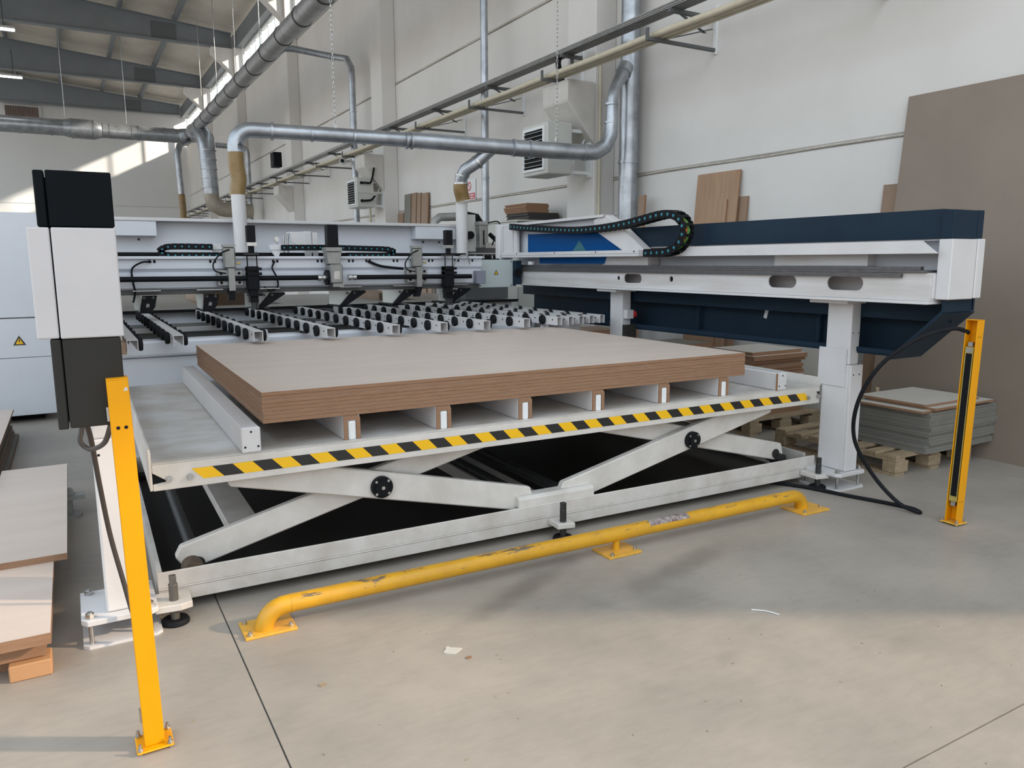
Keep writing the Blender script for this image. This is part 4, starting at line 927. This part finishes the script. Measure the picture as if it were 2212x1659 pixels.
part('side_panel', B().box(4.062, 4.07, 6.77, 7.13, 1.50, 1.72), WHITE2, hs)
part('slanted_post', B().prism([(5.40, 1.838), (5.25, 1.77), (4.86, 1.53), (5.14, 1.53), (5.52, 1.70), (5.56, 1.80)], 0, 4.0, 4.09), WHITE, hs, bevel=0.004)
part('window', B().prism([(6.77, 1.717), (5.50, 1.70), (5.15, 1.53), (6.77, 1.53)], 0, 4.064, 4.068), BLUEG, hs)
part('window', B().prism([(6.55, 1.482), (5.45, 1.482), (5.48, 1.425), (6.55, 1.425)], 0, 4.064, 4.068), BLUEG, hs)
part('warning_decal', B().prism([(5.97, 1.535), (5.75, 1.535), (5.86, 1.635)], 0, 4.0625, 4.0635), mat('decal', (0.02, 0.16, 0.20), 0.4), hs)
part('lower_bar', B().box(3.95, 4.02, 4.88, 7.13, 1.483, 1.535), WHITE, hs, bevel=0.004)
part('lower_bar_line', B().box(3.9485, 3.9499, 4.88, 7.13, 1.505, 1.508), TRAYM, hs)
b = B()
for yy in (6.80, 6.1, 5.45, 4.93): b.cyl((3.9475, yy, 1.522), (3.950, yy, 1.522), 0.007, 8)
for zz in (1.56, 1.66, 1.75): b.cyl((4.0, 7.135, zz), (4.0, 7.1395, zz), 0.01, 8)
part('screw', b, STEELD, hs)
part('slide_block', B().box(4.07, 4.19, 4.9, 5.5, 1.413, 1.481), BEAMW, hs)
# control box
bx = thing('control_box', 'pale green grey control box with electric warning triangle at the right end of the gantry', 'control box', (3.72, 6.9, 1.18))
part('enclosure', B().box(3.50, 3.93, 6.87, 7.12, 1.19, 1.462), BOXG, bx, bevel=0.004)
part('cover', B().box(3.535, 3.933, 6.85, 6.869, 1.188, 1.464), BOXG, bx, bevel=0.004)
warn(bx, (3.737, 6.849, 1.315), 0.055, 0.0015)
b = B()
for xx in (3.555, 3.912):
    for zz in (1.208, 1.445): b.cyl((xx, 6.8475, zz), (xx, 6.850, zz), 0.006, 8)
part('screw', b, STEELD, bx)
part('sensor_block', B().box(3.40, 3.50, 6.62, 6.694, 1.235, 1.36), mat('sensor_grey', (0.20, 0.21, 0.26), 0.4), bx, bevel=0.004)
part('valve_block', B().box(3.50, 3.78, 6.86, 7.0, 1.463, 1.476), BLACK, bx)
for k in range(8):
    xx = 3.53+k*0.032; part('fitting', B().tube([(xx, 6.90, 1.476), (xx, 6.90, 1.496), (xx+0.015, 6.93, 1.508), (xx+0.02, 6.96, 1.49)], 0.006, 6), (STEEL if k % 3 == 0 else BLACK), bx)
part('drive_block', B().box(3.935, 4.005, 6.80, 7.1, 1.20, 1.455), NAVY, bx, bevel=0.004)
part('drive_wheel', B().cyl((3.96, 6.79, 1.33), (3.96, 6.80, 1.33), 0.045, 16), BLACK, bx)
part('end_plate', B().box(3.935, 3.99, 6.78, 6.795, 1.19, 1.215), GRILLE, bx)
part('limit_block', B().box(4.0, 4.03, 6.60, 6.66, 1.413, 1.445), FRAMEW, bx)

# ================================================================== LIFT TABLE (turned frame, coordinates before the turn)
lt = thing('lift_table', 'white double scissor lift table with black and yellow tape carrying the board stack', 'lift table', (2.16, 4.4, 0), rot=True)
XL, XR, YF, YB = 0.165, 4.12, 3.33, 5.60
LOOS = mat('lift_lower', (0.64, 0.615, 0.59), 0.5, col2=(0.50, 0.46, 0.42), nscale=6)
fr = B()
fr.box(XL, XR-0.01, YF, YF+0.012, 0.112, 0.183).box(XL, XR-0.01, YF, YF+0.075, 0.104, 0.112).box(XL+0.0, XR-0.03, YF+0.003, YF+0.07, 0.048, 0.103)
part('front_rail', fr, LOOS, lt, bevel=0.003)
part('rear_rail', B().box(XL, XR-0.01, YB-0.09, YB-0.02, 0.048, 0.183), LOOS, lt, bevel=0.003)
part('side_rail', B().box(XL, XL+0.02, YF+0.013, YB-0.09, 0.048, 0.183), LOOS, lt)
part('side_rail', B().box(XR-0.03, XR-0.01, YF+0.076, YB-0.09, 0.048, 0.183), LOOS, lt)
part('inner_track', B().box(XL+0.02, XR-0.03, YF+0.076, YF+0.16, 0.05, 0.075), STEELD, lt)
part('inner_track', B().box(XL+0.02, XR-0.03, YB-0.18, YB-0.09, 0.05, 0.075), STEELD, lt)
part('cross_member', B().box(2.02, 2.22, YF+0.16, YB-0.18, 0.05, 0.12), LOOS, lt)
part('track_cover', B().prism([(YF+0.013, 0.176), (YF+0.10, 0.176), (YF+0.10, 0.235), (YF+0.03, 0.235), (YF+0.013, 0.222)], 0, 1.885, 2.36), LIFTW, lt, bevel=0.004)
LIFT_SHADOW = mat('lift_shadow_dark', (0.018, 0.015, 0.013), 0.6, noise=0.3, nscale=6)
part('lift_shadow_sheet', B().box(XL+0.021, XR-0.031, YF+0.077, YB-0.091, 0.030, 0.047), LIFT_SHADOW, lt)  # near-black sheet added to paint the dark shadow beneath the lift
# deck
part('front_apron', B().prism([(XL+0.012, 0.532), (XR, 0.532), (XR, 0.64), (XL+0.012, 0.64), (XL+0.012, 0.608), (XL+0.062, 0.572), (XL+0.062, 0.566), (XL+0.012, 0.560)], 1, YF, YF+0.010), LIFTW, lt, bevel=0.002)
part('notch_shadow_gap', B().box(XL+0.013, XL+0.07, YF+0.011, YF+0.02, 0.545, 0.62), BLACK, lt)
part('deck_plate', B().box(XL+0.012, XR-0.012, YF+0.010, YB, 0.628, 0.641), DECK, lt)
part('deck_edge', B().box(XL+0.012, XR, YF, YF+0.035, 0.6412, 0.6445), LIFTW, lt, bevel=0.001)
part('side_lip', B().prism([(YF, 0.534), (YF, 0.69), (YF+0.02, 0.703), (YB, 0.703), (YB, 0.534)], 0, XL, XL+0.011), LIFTW, lt, bevel=0.002)
part('side_lip', B().prism([(YF, 0.645), (YF+0.0, 0.70), (YB, 0.715), (YB, 0.534), (YF+0.012, 0.534), (YF+0.012, 0.645)], 0, XR+0.001, XR+0.011), LIFTW, lt, bevel=0.002)
part('rear_apron', B().box(XL+0.012, XR, YB+0.001, YB+0.011, 0.532, 0.64), LIFTW, lt)
for xx, zz in ((0.236, 0.578), (0.318, 0.577), (4.005, 0.578), (4.098, 0.580)):
    part('bolt', B().cyl((xx, YF, zz), (xx, YF-0.014, zz), 0.012, 14).cyl((xx, YF-0.014, zz), (xx, YF-0.022, zz), 0.007, 10), STEEL, lt)
# hazard tape: one strip of alternating printed slanted blocks
b = B(); n = 45; x0 = 0.324; w_ = 0.0812; sk = 0.046
for i in range(n):
    a = x0+i*w_; c = a+w_
    b.add([(a+sk, YF-0.0012, 0.561), (c+sk, YF-0.0012, 0.561), (c, YF-0.0012, 0.609), (a, YF-0.0012, 0.609)], [(0, 1, 2, 3)], i % 2)
b.add([(x0+sk, YF-0.0004, 0.561), (x0+sk+n*w_, YF-0.0004, 0.561), (x0+n*w_, YF-0.0004, 0.609), (x0, YF-0.0004, 0.609)], [(3, 2, 1, 0)], 1)
part('hazard_tape', b, [TAPEY, TAPEK], lt, label='slanted yellow and black hazard tape')
part('corner_decal', B().prism([(XR-0.035, 0.609), (XR-0.004, 0.609), (XR-0.004, 0.580)], 1, YF-0.0015, YF-0.0002), TAPEK, lt)
# scissor arms
def arm(x0, z0, x1, z1, y, th, hw, name='scissor_arm', m=LIFTW):
    d = Vector((x1-x0, z1-z0)).normalized(); nn = Vector((-d.y, d.x))*hw; e = d*0.04
    P = [(x0-nn.x-e.x*0.2, z0-nn.y-e.y*0.2), (x1-nn.x+e.x*0.2, z1-nn.y+e.y*0.2), (x1+e.x, z1+e.y-0.02), (x1+nn.x, z1+nn.y), (x0+nn.x, z0+nn.y), (x0-e.x, z0-e.y+0.02)]
    part(name, B().prism(P, 1, y, y+th), m, lt, bevel=0.006)
for yy, in_ in ((YF+0.055, False), (YB-0.16, True)):
    s = 0.06 if not in_ else -0.06
    arm(0.50, 0.556, 1.965, 0.205, yy, 0.045, 0.066)
    arm(0.285, 0.185, 1.73, 0.556, yy+s+0.002, 0.045, 0.058)
    arm(2.20, 0.200, 3.72, 0.556, yy, 0.045, 0.066)
    arm(2.48, 0.556, 3.91, 0.205, yy+s+0.002, 0.045, 0.058)
for xx, zz in ((0.335, 0.155), (1.97, 0.20), (2.21, 0.20), (3.87, 0.20)):
    part('cross_tube', B().cyl((xx, YF+0.11, zz), (xx, YB-0.11, zz), 0.03, 14), STEELD, lt)
for xx in (0.55, 1.55, 2.75, 3.55):
    zz = 0.185+(xx-0.285)*0.256 if xx < 2 else (0.556-(xx-2.48)*0.245)
    part('torsion_tube', B().cbox((xx, (YF+YB)/2, zz), (0.14, YB-YF-0.36, 0.05)), LOOS, lt, bevel=0.004)
for xx, zz in ((1.155, 0.366), (3.085, 0.366)):
    cpn = part('pivot_cap', B().cyl((xx, YF+0.054, zz+0.03), (xx, YF+0.030, zz+0.03), 0.052, 26).cyl((xx, YF+0.030, zz+0.03), (xx, YF+0.022, zz+0.03), 0.036, 22), BLACK, lt)
    for k in range(4):
        a = math.pi/4+k*math.pi/2
        part('screw', B().cyl((xx+0.042*math.cos(a), YF+0.0305, zz+0.03+0.042*math.sin(a)), (xx+0.042*math.cos(a), YF+0.027, zz+0.03+0.042*math.sin(a)), 0.0065, 8), STEEL, cpn)
    part('screw', B().cyl((xx, YF+0.0225, zz+0.03), (xx, YF+0.017, zz+0.03), 0.009, 8), STEEL, cpn)
RUST = mat('rusty_steel', (0.14, 0.10, 0.07), 0.7, metal=0.4, noise=0.5, nscale=40)
part('roller', B().cyl((0.31, YF+0.02, 0.150), (0.31, YF+0.115, 0.150), 0.045, 20).cyl((0.31, YF+0.012, 0.150), (0.31, YF+0.02, 0.150), 0.026, 14), RUST, lt)
part('roller', B().cyl((3.90, YF+0.08, 0.165), (3.90, YF+0.20, 0.165), 0.034, 18).ring((3.90, YF+0.15, 0.165), 1, 0.034, 0.042, 0.02), STEELD, lt)
RODM = mat('threaded_steel', (0.15, 0.14, 0.125), 0.5, metal=0.4, noise=0.2, nscale=40)
def foot(x, y, big, leftb):
    part('foot_bracket', B().prism([(x-0.075, YF-0.001), (x-0.075, y-0.05), (x+0.02, y-0.06), (x+0.065, y-0.045), (x+0.065, YF-0.001)] if leftb else [(x-0.045, YF-0.001), (x-0.05, y-0.03), (x+0.045, y-0.05), (x+0.05, YF-0.001)], 2, 0.070, 0.098), LIFTW, lt, bevel=0.003)
    P = [(x, y, 0.018+0.006*i) for i in range(26)]
    part('threaded_rod', B().tube(P, 0.017, 14, rs=[0.0165 if i % 2 else 0.0185 for i in range(26)]), RODM if leftb else STEELD, lt)
    part('rod_head', B().cbox((x, y, 0.184), (0.026, 0.026, 0.036)), RODM if leftb else STEELD, lt, bevel=0.002)
    part('foot_disc', B().tube([(x, y, 0.0), (x, y, 0.012), (x, y, 0.020)], 0.054, 26, rs=[0.054, 0.054, 0.048]), RUBBER, lt)
foot(0.215, 3.235, True, True); foot(2.10, 3.255, False, False); foot(4.02, 3.225, False, False)
# support bars on deck
for k, xx in enumerate([0.530]+[0.982+0.4585*i for i in range(6)]+[3.732]):
    end = k in (0, 7); zt = 0.7565; z0_ = 0.6412
    w2 = 0.078
    if end:
        sbr = part('support_bar', B().box(xx, xx+w2, YF+0.012, YB-0.02, z0_, zt-0.002), WHITE, lt, bevel=0.006)
        part('end_cap', B().box(xx, xx+w2, YF+0.001, YF+0.0115, z0_+0.0045, zt-0.002), WHITE, sbr, bevel=0.004)
        bb = B()
        for dx, dz in ((0.039, 0.095), (0.012, 0.03), (0.066, 0.03)): bb.cyl((xx+dx, YF+0.001, z0_+dz), (xx+dx, YF-0.001, z0_+dz), 0.0045, 8)
        part('screw', bb, BLACK, sbr)
        if k == 7: part('brown_edge', B().box(xx-0.008, xx-0.0005, YF+0.001, YF+0.01, z0_, zt-0.004), BOARDE, sbr)
    else:
        sbr = part('support_bar', B().box(xx, xx+w2, YF+0.045, YB-0.02, z0_, zt-0.001), WHITE, lt, bevel=0.004)
        t = 0.019
        part('board_rim', B().prism([(xx, z0_), (xx+t, z0_), (xx+t, zt-t-0.004), (xx+w2-t, zt-t-0.004), (xx+w2-t, z0_), (xx+w2, z0_), (xx+w2, zt-0.012), (xx+w2-0.012, zt-0.001), (xx+0.004, zt-0.001), (xx, zt-0.006)], 1, YF+0.038, YF+0.0445), [BOARDE], sbr)
        part('core', B().box(xx+t+0.003, xx+w2-t-0.003, YF+0.034, YF+0.0445, z0_, zt-t-0.008), FRAMEW, sbr, bevel=0.005)
# board stack
zt = 0.7575; th = 0.0159
names = ['bottom', 'second from the bottom', 'third from the bottom', 'fourth from the bottom', 'fourth from the top', 'third from the top', 'second from the top', 'top']
for k in range(8):
    dx = random.uniform(-0.0025, 0.0025); dy = random.uniform(-0.0025, 0.0025)
    b = B().box(0.630+dx, 3.484+dx, 3.372+dy, 5.58+dy, zt, zt+th, 1, 0)
    solo('fibreboard_sheet', b, [BOARDT, BOARDE], 'large brown fibreboard sheet on the lift table, %s of the stack' % names[k], 'board', group='fibreboard sheets stacked on the lift table', rot=True)
    zt += th+0.0014

# ================================================================== BARRIER RAIL (turned frame)
br = thing('barrier_rail', 'low scratched yellow tube barrier bolted to the floor in front of the lift', 'barrier', (2.1, 2.98, 0), rot=True)
Yr = 2.985
pp = [(0.515, Yr, 0.0)]+[(0.605-0.09*math.cos(t*math.pi/20), Yr, 0.002+0.09*math.sin(t*math.pi/20)) for t in range(0, 10)]+[(0.605, Yr, 0.092), (0.63, Yr, 0.0921), (0.67, Yr, 0.092)]
pp += [(0.67+(3.46-0.67)*k/10, Yr, 0.092-0.0003*k) for k in range(1, 11)]
pp += [(3.51+0.085*math.sin(t*math.pi/20), Yr, 0.004+0.085*math.cos(t*math.pi/20)) for t in range(0, 11)]+[(3.595, Yr, 0.0)]
part('pipe', B().tube(pp, 0.0365, 28), YELP, br)
for xx in (0.625, 3.49): part('weld_bead', B().ring((xx, Yr, 0.0915 if xx < 1 else 0.0885), 0, 0.030, 0.0378, 0.005, 26), YELP, br)
for x0, x1, y0, y1, bl in ((0.435, 0.635, 2.925, 3.085, ((0.455, 3.06), (0.455, 2.945), (0.615, 2.955))), (2.145, 2.345, 2.90, 3.055, ((2.175, 2.92), (2.325, 2.935))), (3.50, 3.72, 2.885, 3.06, ((3.535, 2.91), (3.70, 2.94)))):
    part('floor_plate', B().box(x0, x1, y0, y1, 0.0, 0.010), YPLATE, br, bevel=0.002)
    for p, q in bl: part('anchor_bolt', B().cyl((p, q, 0.010), (p, q, 0.028), 0.0045, 8).nut((p, q, 0.010), 0.010, 0.010), STEEL, br)
LBL = mat('peeled_label', (0.10, 0.02, 0.03), 0.25, metal=0.3, col2=(0.55, 0.52, 0.50), nscale=30)
part('peeled_label', B().add([(x_, Yr+0.0373*math.sin(a_), 0.0900+0.0373*math.cos(a_)) for x_ in (2.44, 2.70) for a_ in [-1.1+0.2*q for q in range(9)]], [(q, q+1, q+10, q+9) for q in range(8)], 0, True), LBL, br, label='peeling dark red and silver label')
part('middle_stub', B().cyl((2.245, Yr, 0.010), (2.245, Yr, 0.06), 0.018, 16), YELP, br)

# ================================================================== LIGHT CURTAIN POSTS
def post(x, y, lab, left, tilt):
    p = thing('light_curtain_post', lab, 'post', (x, y, 0))
    h = 1.128; wd = 0.055 if left else 0.064; a = 0.014
    x0, x1, y0, y1 = x-wd/2, x+wd/2, y-wd/2, y+wd/2; t = 0.004; zb = a
    if left:
        part('channel', B().prism([(x0, y0), (x1, y0), (x1, y0+t), (x0+t, y0+t), (x0+t, y1-t), (x1, y1-t), (x1, y1), (x0, y1)], 2, zb, h), YEL, p, bevel=0.0015)
        cap = part('top_cap', B().box(x0, x1, y0, y1, h+0.0002, h+0.004), YEL, p)
        bb = B()
        for dx in (0.018, 0.038): bb.cyl((x0+dx, y0-0.0008, h-0.135), (x0+dx, y0+0.001, h-0.135), 0.005, 10)
        part('hole', bb, BLACK, p)
        part('paint_chip', B().prism([(x1-0.015, h-0.032), (x1-0.004, h-0.032), (x1-0.004, h-0.022), (x1-0.010, h-0.022)], 1, y0-0.0006, y0+0.001), PALEB, p)
        for zz in (0.10, 1.03): part('bracket', B().box(x0-0.006, x0-0.0002, y1-0.03, y1-0.01, zz-0.02, zz+0.02), STEEL, p)
        part('strip', B().box(x0+0.018, x1-0.010, y0+0.014, y1-0.014, 0.12, 1.02), BLACK, p)
    else:
        part('channel', B().prism([(x1, y0), (x0, y0), (x0, y0+t), (x1-t, y0+t), (x1-t, y1-t), (x0, y1-t), (x0, y1), (x1, y1)], 2, zb, h), YEL, p, bevel=0.0015)
        part('top_cap', B().box(x0, x1, y0, y1, h+0.0002, h+0.004), YEL, p)
        lcf = part('light_curtain', B().box(x0+0.004, x0+0.030, y0+0.010, y1-0.010, 0.13, 0.985), mat('curtain_frame', (0.45, 0.36, 0.10), 0.4, metal=0.3), p)
        part('optic_strip', B().box(x0+0.0018, x0+0.0038, y0+0.015, y1-0.017, 0.16, 0.95), BLACK, lcf)
        part('display', B().box(x0+0.001, x0+0.0038, y0+0.015, y1-0.017, 0.955, 0.98), STEEL, lcf)
        for zz in (0.115, 1.0): part('bracket', B().box(x0+0.008, x0+0.03, y-0.012, y+0.012, zz-0.012, zz+0.012), STEEL, p)
        bb = B()
        for zz in (0.13, 1.04):
            for dx in (0.018, 0.040): bb.cyl((x0+dx, y0-0.0008, zz), (x0+dx, y0+0.001, zz), 0.003, 8)
        part('hole', bb, BLACK, p)
    part('base_plate', B().box(x-0.051, x+0.051, y-0.051, y+0.051, 0.006, 0.013), YPLATE if not left else YEL, p, bevel=0.004)
    for dx in (-0.041, 0.041):
        for dy in (-0.041, 0.041):
            part('anchor_bolt', B().cyl((x+dx, y+dy, 0.0), (x+dx, y+dy, 0.034), 0.0045, 8).nut((x+dx, y+dy, 0.0135), 0.008, 0.008), STEEL, p)
    p.rotation_euler = (0, tilt, 0)
post(0.111, 2.398, 'yellow light curtain post in the left foreground, broad face to the camera', True, -0.016)
post(4.160, 2.335, 'yellow light curtain post at the right with black optic strip', False, 0.034)

# cables
CBL = mat('corrugated_sleeve', (0.05, 0.04, 0.035), 0.55, noise=0.3, nscale=200)
solo('sleeved_cable', B().tube(smooth_path([(0.070, 2.41, 1.00), (0.055, 2.60, 0.91), (0.03, 2.8, 0.850), (0.008, 2.88, 0.835), (-0.012, 2.90, 0.86), (-0.004, 2.92, 0.905), (0.0, 2.95, 1.05), (0.02, 2.8, 1.15)], 8), 0.008, 10), CBL, 'black sleeved cable looping from the left post up to the cover', 'cable')
solo('sleeved_cable', B().tube(smooth_path([(0.005, 2.94, 0.93), (0.02, 2.99, 0.85), (0.035, 3.06, 0.66), (0.055, 3.11, 0.45), (0.085, 3.115, 0.26), (0.105, 3.10, 0.14), (0.125, 3.09, 0.06)], 8), 0.009, 10), CBL, 'brown sleeved cable running down in front of the left column', 'cable')
solo('floor_cable', B().tube(smooth_path([(4.19, 2.36, 1.06), (4.10, 2.40, 1.082), (3.93, 2.48, 1.03), (3.80, 2.6, 0.88), (3.80, 2.72, 0.66), (3.90, 2.80, 0.42), (4.02, 2.75, 0.20), (4.09, 2.62, 0.05), (4.14, 2.52, 0.0125), (4.17, 2.58, 0.012), (4.14, 2.72, 0.012), (4.06, 2.95, 0.012), (3.98, 3.2, 0.014), (3.86, 3.4, 0.014)], 10), 0.0115, 10), RUBBER, 'thick black cable arching from the right post down to a loop on the floor', 'cable')

# ================================================================== PALLETS AND BOARD PILES
def pallet(x0, x1, y0, y1, lab):
    p = thing('wooden_pallet', lab, 'pallet', ((x0+x1)/2, (y0+y1)/2, 0)); h = 0.144
    for yy in (y0, (y0+y1)/2-0.05, y1-0.1):
        for xx in (x0, (x0+x1)/2-0.07, x1-0.14): part('block', B().box(xx, xx+0.14, yy, yy+0.1, 0.022, 0.10), WOOD, p, bevel=0.003)
    for xx in (x0, (x0+x1)/2-0.05, x1-0.1):
        part('bottom_board', B().box(xx, xx+0.1, y0, y1, 0.0, 0.021), WOOD, p)
        part('stringer_board', B().box(xx, xx+0.1, y0, y1, 0.101, 0.121), WOOD, p)
    n = 7
    for k in range(n):
        wv = 0.09 if k % 2 else 0.11; yy = y0+(y1-y0-0.1)*k/(n-1); part('top_slat', B().box(x0+random.uniform(-.004, .004), x1, yy, yy+wv-0.012, 0.1215, h), WOOD, p, bevel=0.002)
pallet(4.73, 5.62, 3.07, 4.10, 'wooden pallet under the grey board pile at the right')
pallet(4.80, 5.66, 4.42, 5.30, 'wooden pallet behind the right column under pale boards')
pallet(4.90, 5.70, 5.75, 6.60, 'wooden pallet farther back under brown boards')
zz = 0.1445; ng = 15
for k in range(ng):
    th2 = 0.0182; j = random.uniform(-0.012, 0.012); q = random.uniform(-0.012, 0.012)
    x0 = 4.97+j+(0.0 if k > 2 else -0.03); y0 = 3.0+q
    solo('grey_board', B().box(x0, x0+0.80, y0+0.0, y0+0.62, zz, zz+th2), GREYB, 'grey board on the right pallet, %s from the bottom of the pile' % ords[k], 'board', group='grey boards piled on the right pallet')
    zz += th2+0.0004
for k, (x0, x1, y0, y1, mm, lab) in enumerate(((4.90, 5.52, 3.02, 3.60, PALEB, 'thin white sheet lying on the grey pile'), (5.0, 5.70, 2.99, 3.50, PALEB, 'white topped brown board, second on the grey pile'), (4.98, 5.62, 3.05, 3.56, PALEB, 'pale grey topped board lying highest on the grey pile'))):
    th2 = 0.016; solo('cut_board', B().box(x0, x1, y0, y1, zz, zz+th2, 1, 0), [mm, BOARDE], lab, 'board'); zz += th2+0.001
for k, xx in enumerate((5.0, 5.22)):
    solo('wood_peg', B().cyl((xx, 3.585, 0.437), (xx, 3.585, 0.50), 0.016, 8), WOOD, ['left wooden peg standing behind the boards on the grey pile', 'right wooden peg standing behind the boards on the grey pile'][k], 'peg')
def pile(cx, cy, w0, d0, z0, n, th2, nme, where, seedk, faces, group, tp=None):
    rr = random.Random(seedk); z = z0
    for k in range(n):
        a = w0*rr.uniform(0.90, 1.06); d = d0*rr.uniform(0.92, 1.05); ox = rr.uniform(-0.03, 0.03); oy = rr.uniform(-0.02, 0.02)
        fm = faces[rr.randrange(len(faces))] if k < n-1 or tp is None else tp
        t3 = th2*rr.choice((1, 1, 1.4))
        solo(nme, B().box(cx-a/2+ox, cx+a/2+ox, cy-d/2+oy, cy+d/2+oy, z, z+t3, 1, 0), [fm, BOARDE], '%s, level %s from the bottom' % (where, ords[k] if k < 20 else 'top'), 'board', group=group)
        z += t3+0.0006
pile(5.20, 4.75, 0.66, 0.50, 0.1445, 17, 0.0275, 'offcut_board', 'offcut board in the pile behind the right column', 3, [BROWNT, PALEB, BOARDT], 'offcuts piled behind the right column', PALEB)
pile(5.32, 6.05, 0.70, 0.50, 0.1445, 16, 0.0275, 'offcut_board', 'offcut board in the middle pile under the navy guard', 5, [BROWNT, BOARDT], 'offcuts in the middle pile under the guard', GREYB)
pile(5.15, 7.30, 0.80, 0.50, 0.0, 18, 0.033, 'offcut_board', 'brown offcut board in the far pile under the navy guard', 8, [BROWNT, BROWNT, BOARDT], 'offcuts in the far pile under the guard', BROWNT)
# left boards
pile(-0.92, 6.3, 0.86, 2.5, 0.0, 12, 0.018, 'grey_board', 'grey board in the long pile at the left edge', 11, [GREYB], 'grey boards in the long pile at the left edge', BOARDT)
solo('fibreboard_sheet', B().box(-0.45, -0.105, 3.735, 5.47, 0.171, 0.20, 1, 0), [BOARDT, BOARDE], 'large brown board on top of the floor pile at the left edge', 'board')
solo('fibreboard_sheet', B().box(-0.62, -0.158, 2.99, 4.6, 0.13, 0.1705, 1, 0), [BOARDT, BOARDE], 'second brown board of the left floor pile, jutting out beneath the top one', 'board')
solo('fibreboard_sheet', B().box(-0.65, -0.18, 3.05, 4.7, 0.065, 0.1295, 1, 0), [BOARDT, BOARDE], 'third board of the left floor pile', 'board')
solo('fibreboard_sheet', B().box(-0.66, -0.20, 3.13, 4.8, 0.0, 0.0645, 1, 0), [BOARDT, BOARDE], 'lowest board of the left floor pile', 'board')
solo('cardboard_block', B().box(-0.295, -0.165, 3.02, 3.12, 0.0, 0.06, 0), [mat('card', (0.50, 0.27, 0.13), 0.7, noise=0.1)], 'orange brown block on the floor before the left board pile', 'block', bevel=0.004)

# floor litter
def chip(x, y, s, lab, m=PALEB, poly=None, a=0.0):
    P = poly or [(-1, -0.3), (-0.4, -0.8), (0.7, -0.6), (1, 0.2), (0.3, 0.9), (-0.8, 0.5)]
    ca, sa = math.cos(a), math.sin(a)
    solo('floor_chip', B().prism([(x+s*(p*ca-q*sa), y+s*(p*sa+q*ca)) for p, q in P], 2, 0.0002, 0.003), m, lab, 'chip')
chip(1.14, 2.455, 0.036, 'torn pale paper scrap lying on the floor in front of the barrier', PALEB, [(-1.0, 0.1), (-0.8, -0.35), (-0.2, -0.75), (0.25, -0.7), (1.1, -0.15), (0.7, 0.15), (0.55, 0.3), (0.1, 0.55), (0.0, 0.95), (-0.35, 0.9), (-0.55, 0.45)])
chip(1.17, 2.376, 0.012, 'small brown flake right of the paper scrap', BOARDE)
chip(0.648, 2.465, 0.014, 'crumpled tan flake on the floor left of the paper scrap', WOOD)
solo('plastic_sliver', B().tube(smooth_path([(2.37, 2.13, 0.003), (2.41, 2.09, 0.004), (2.435, 2.04, 0.003)], 4), 0.0025, 6), FRAMEW, 'thin pale sliver on the floor right of centre', 'sliver')
rr = random.Random(4); b = B()
for k in range(90):
    x = rr.uniform(0.2, 3.2); y = rr.uniform(1.0, 2.75)
    s = rr.uniform(0.0015, 0.0055); a = rr.uniform(0, 3.1)
    b.cbox((x, y, 0.0012), (s*2, s*0.4, 0.0016), Matrix.Rotation(a, 3, 'Z'))
solo('wood_crumbs', b, WOOD, 'scattered wood crumbs and splinters over the foreground floor', 'crumbs', kind='stuff')
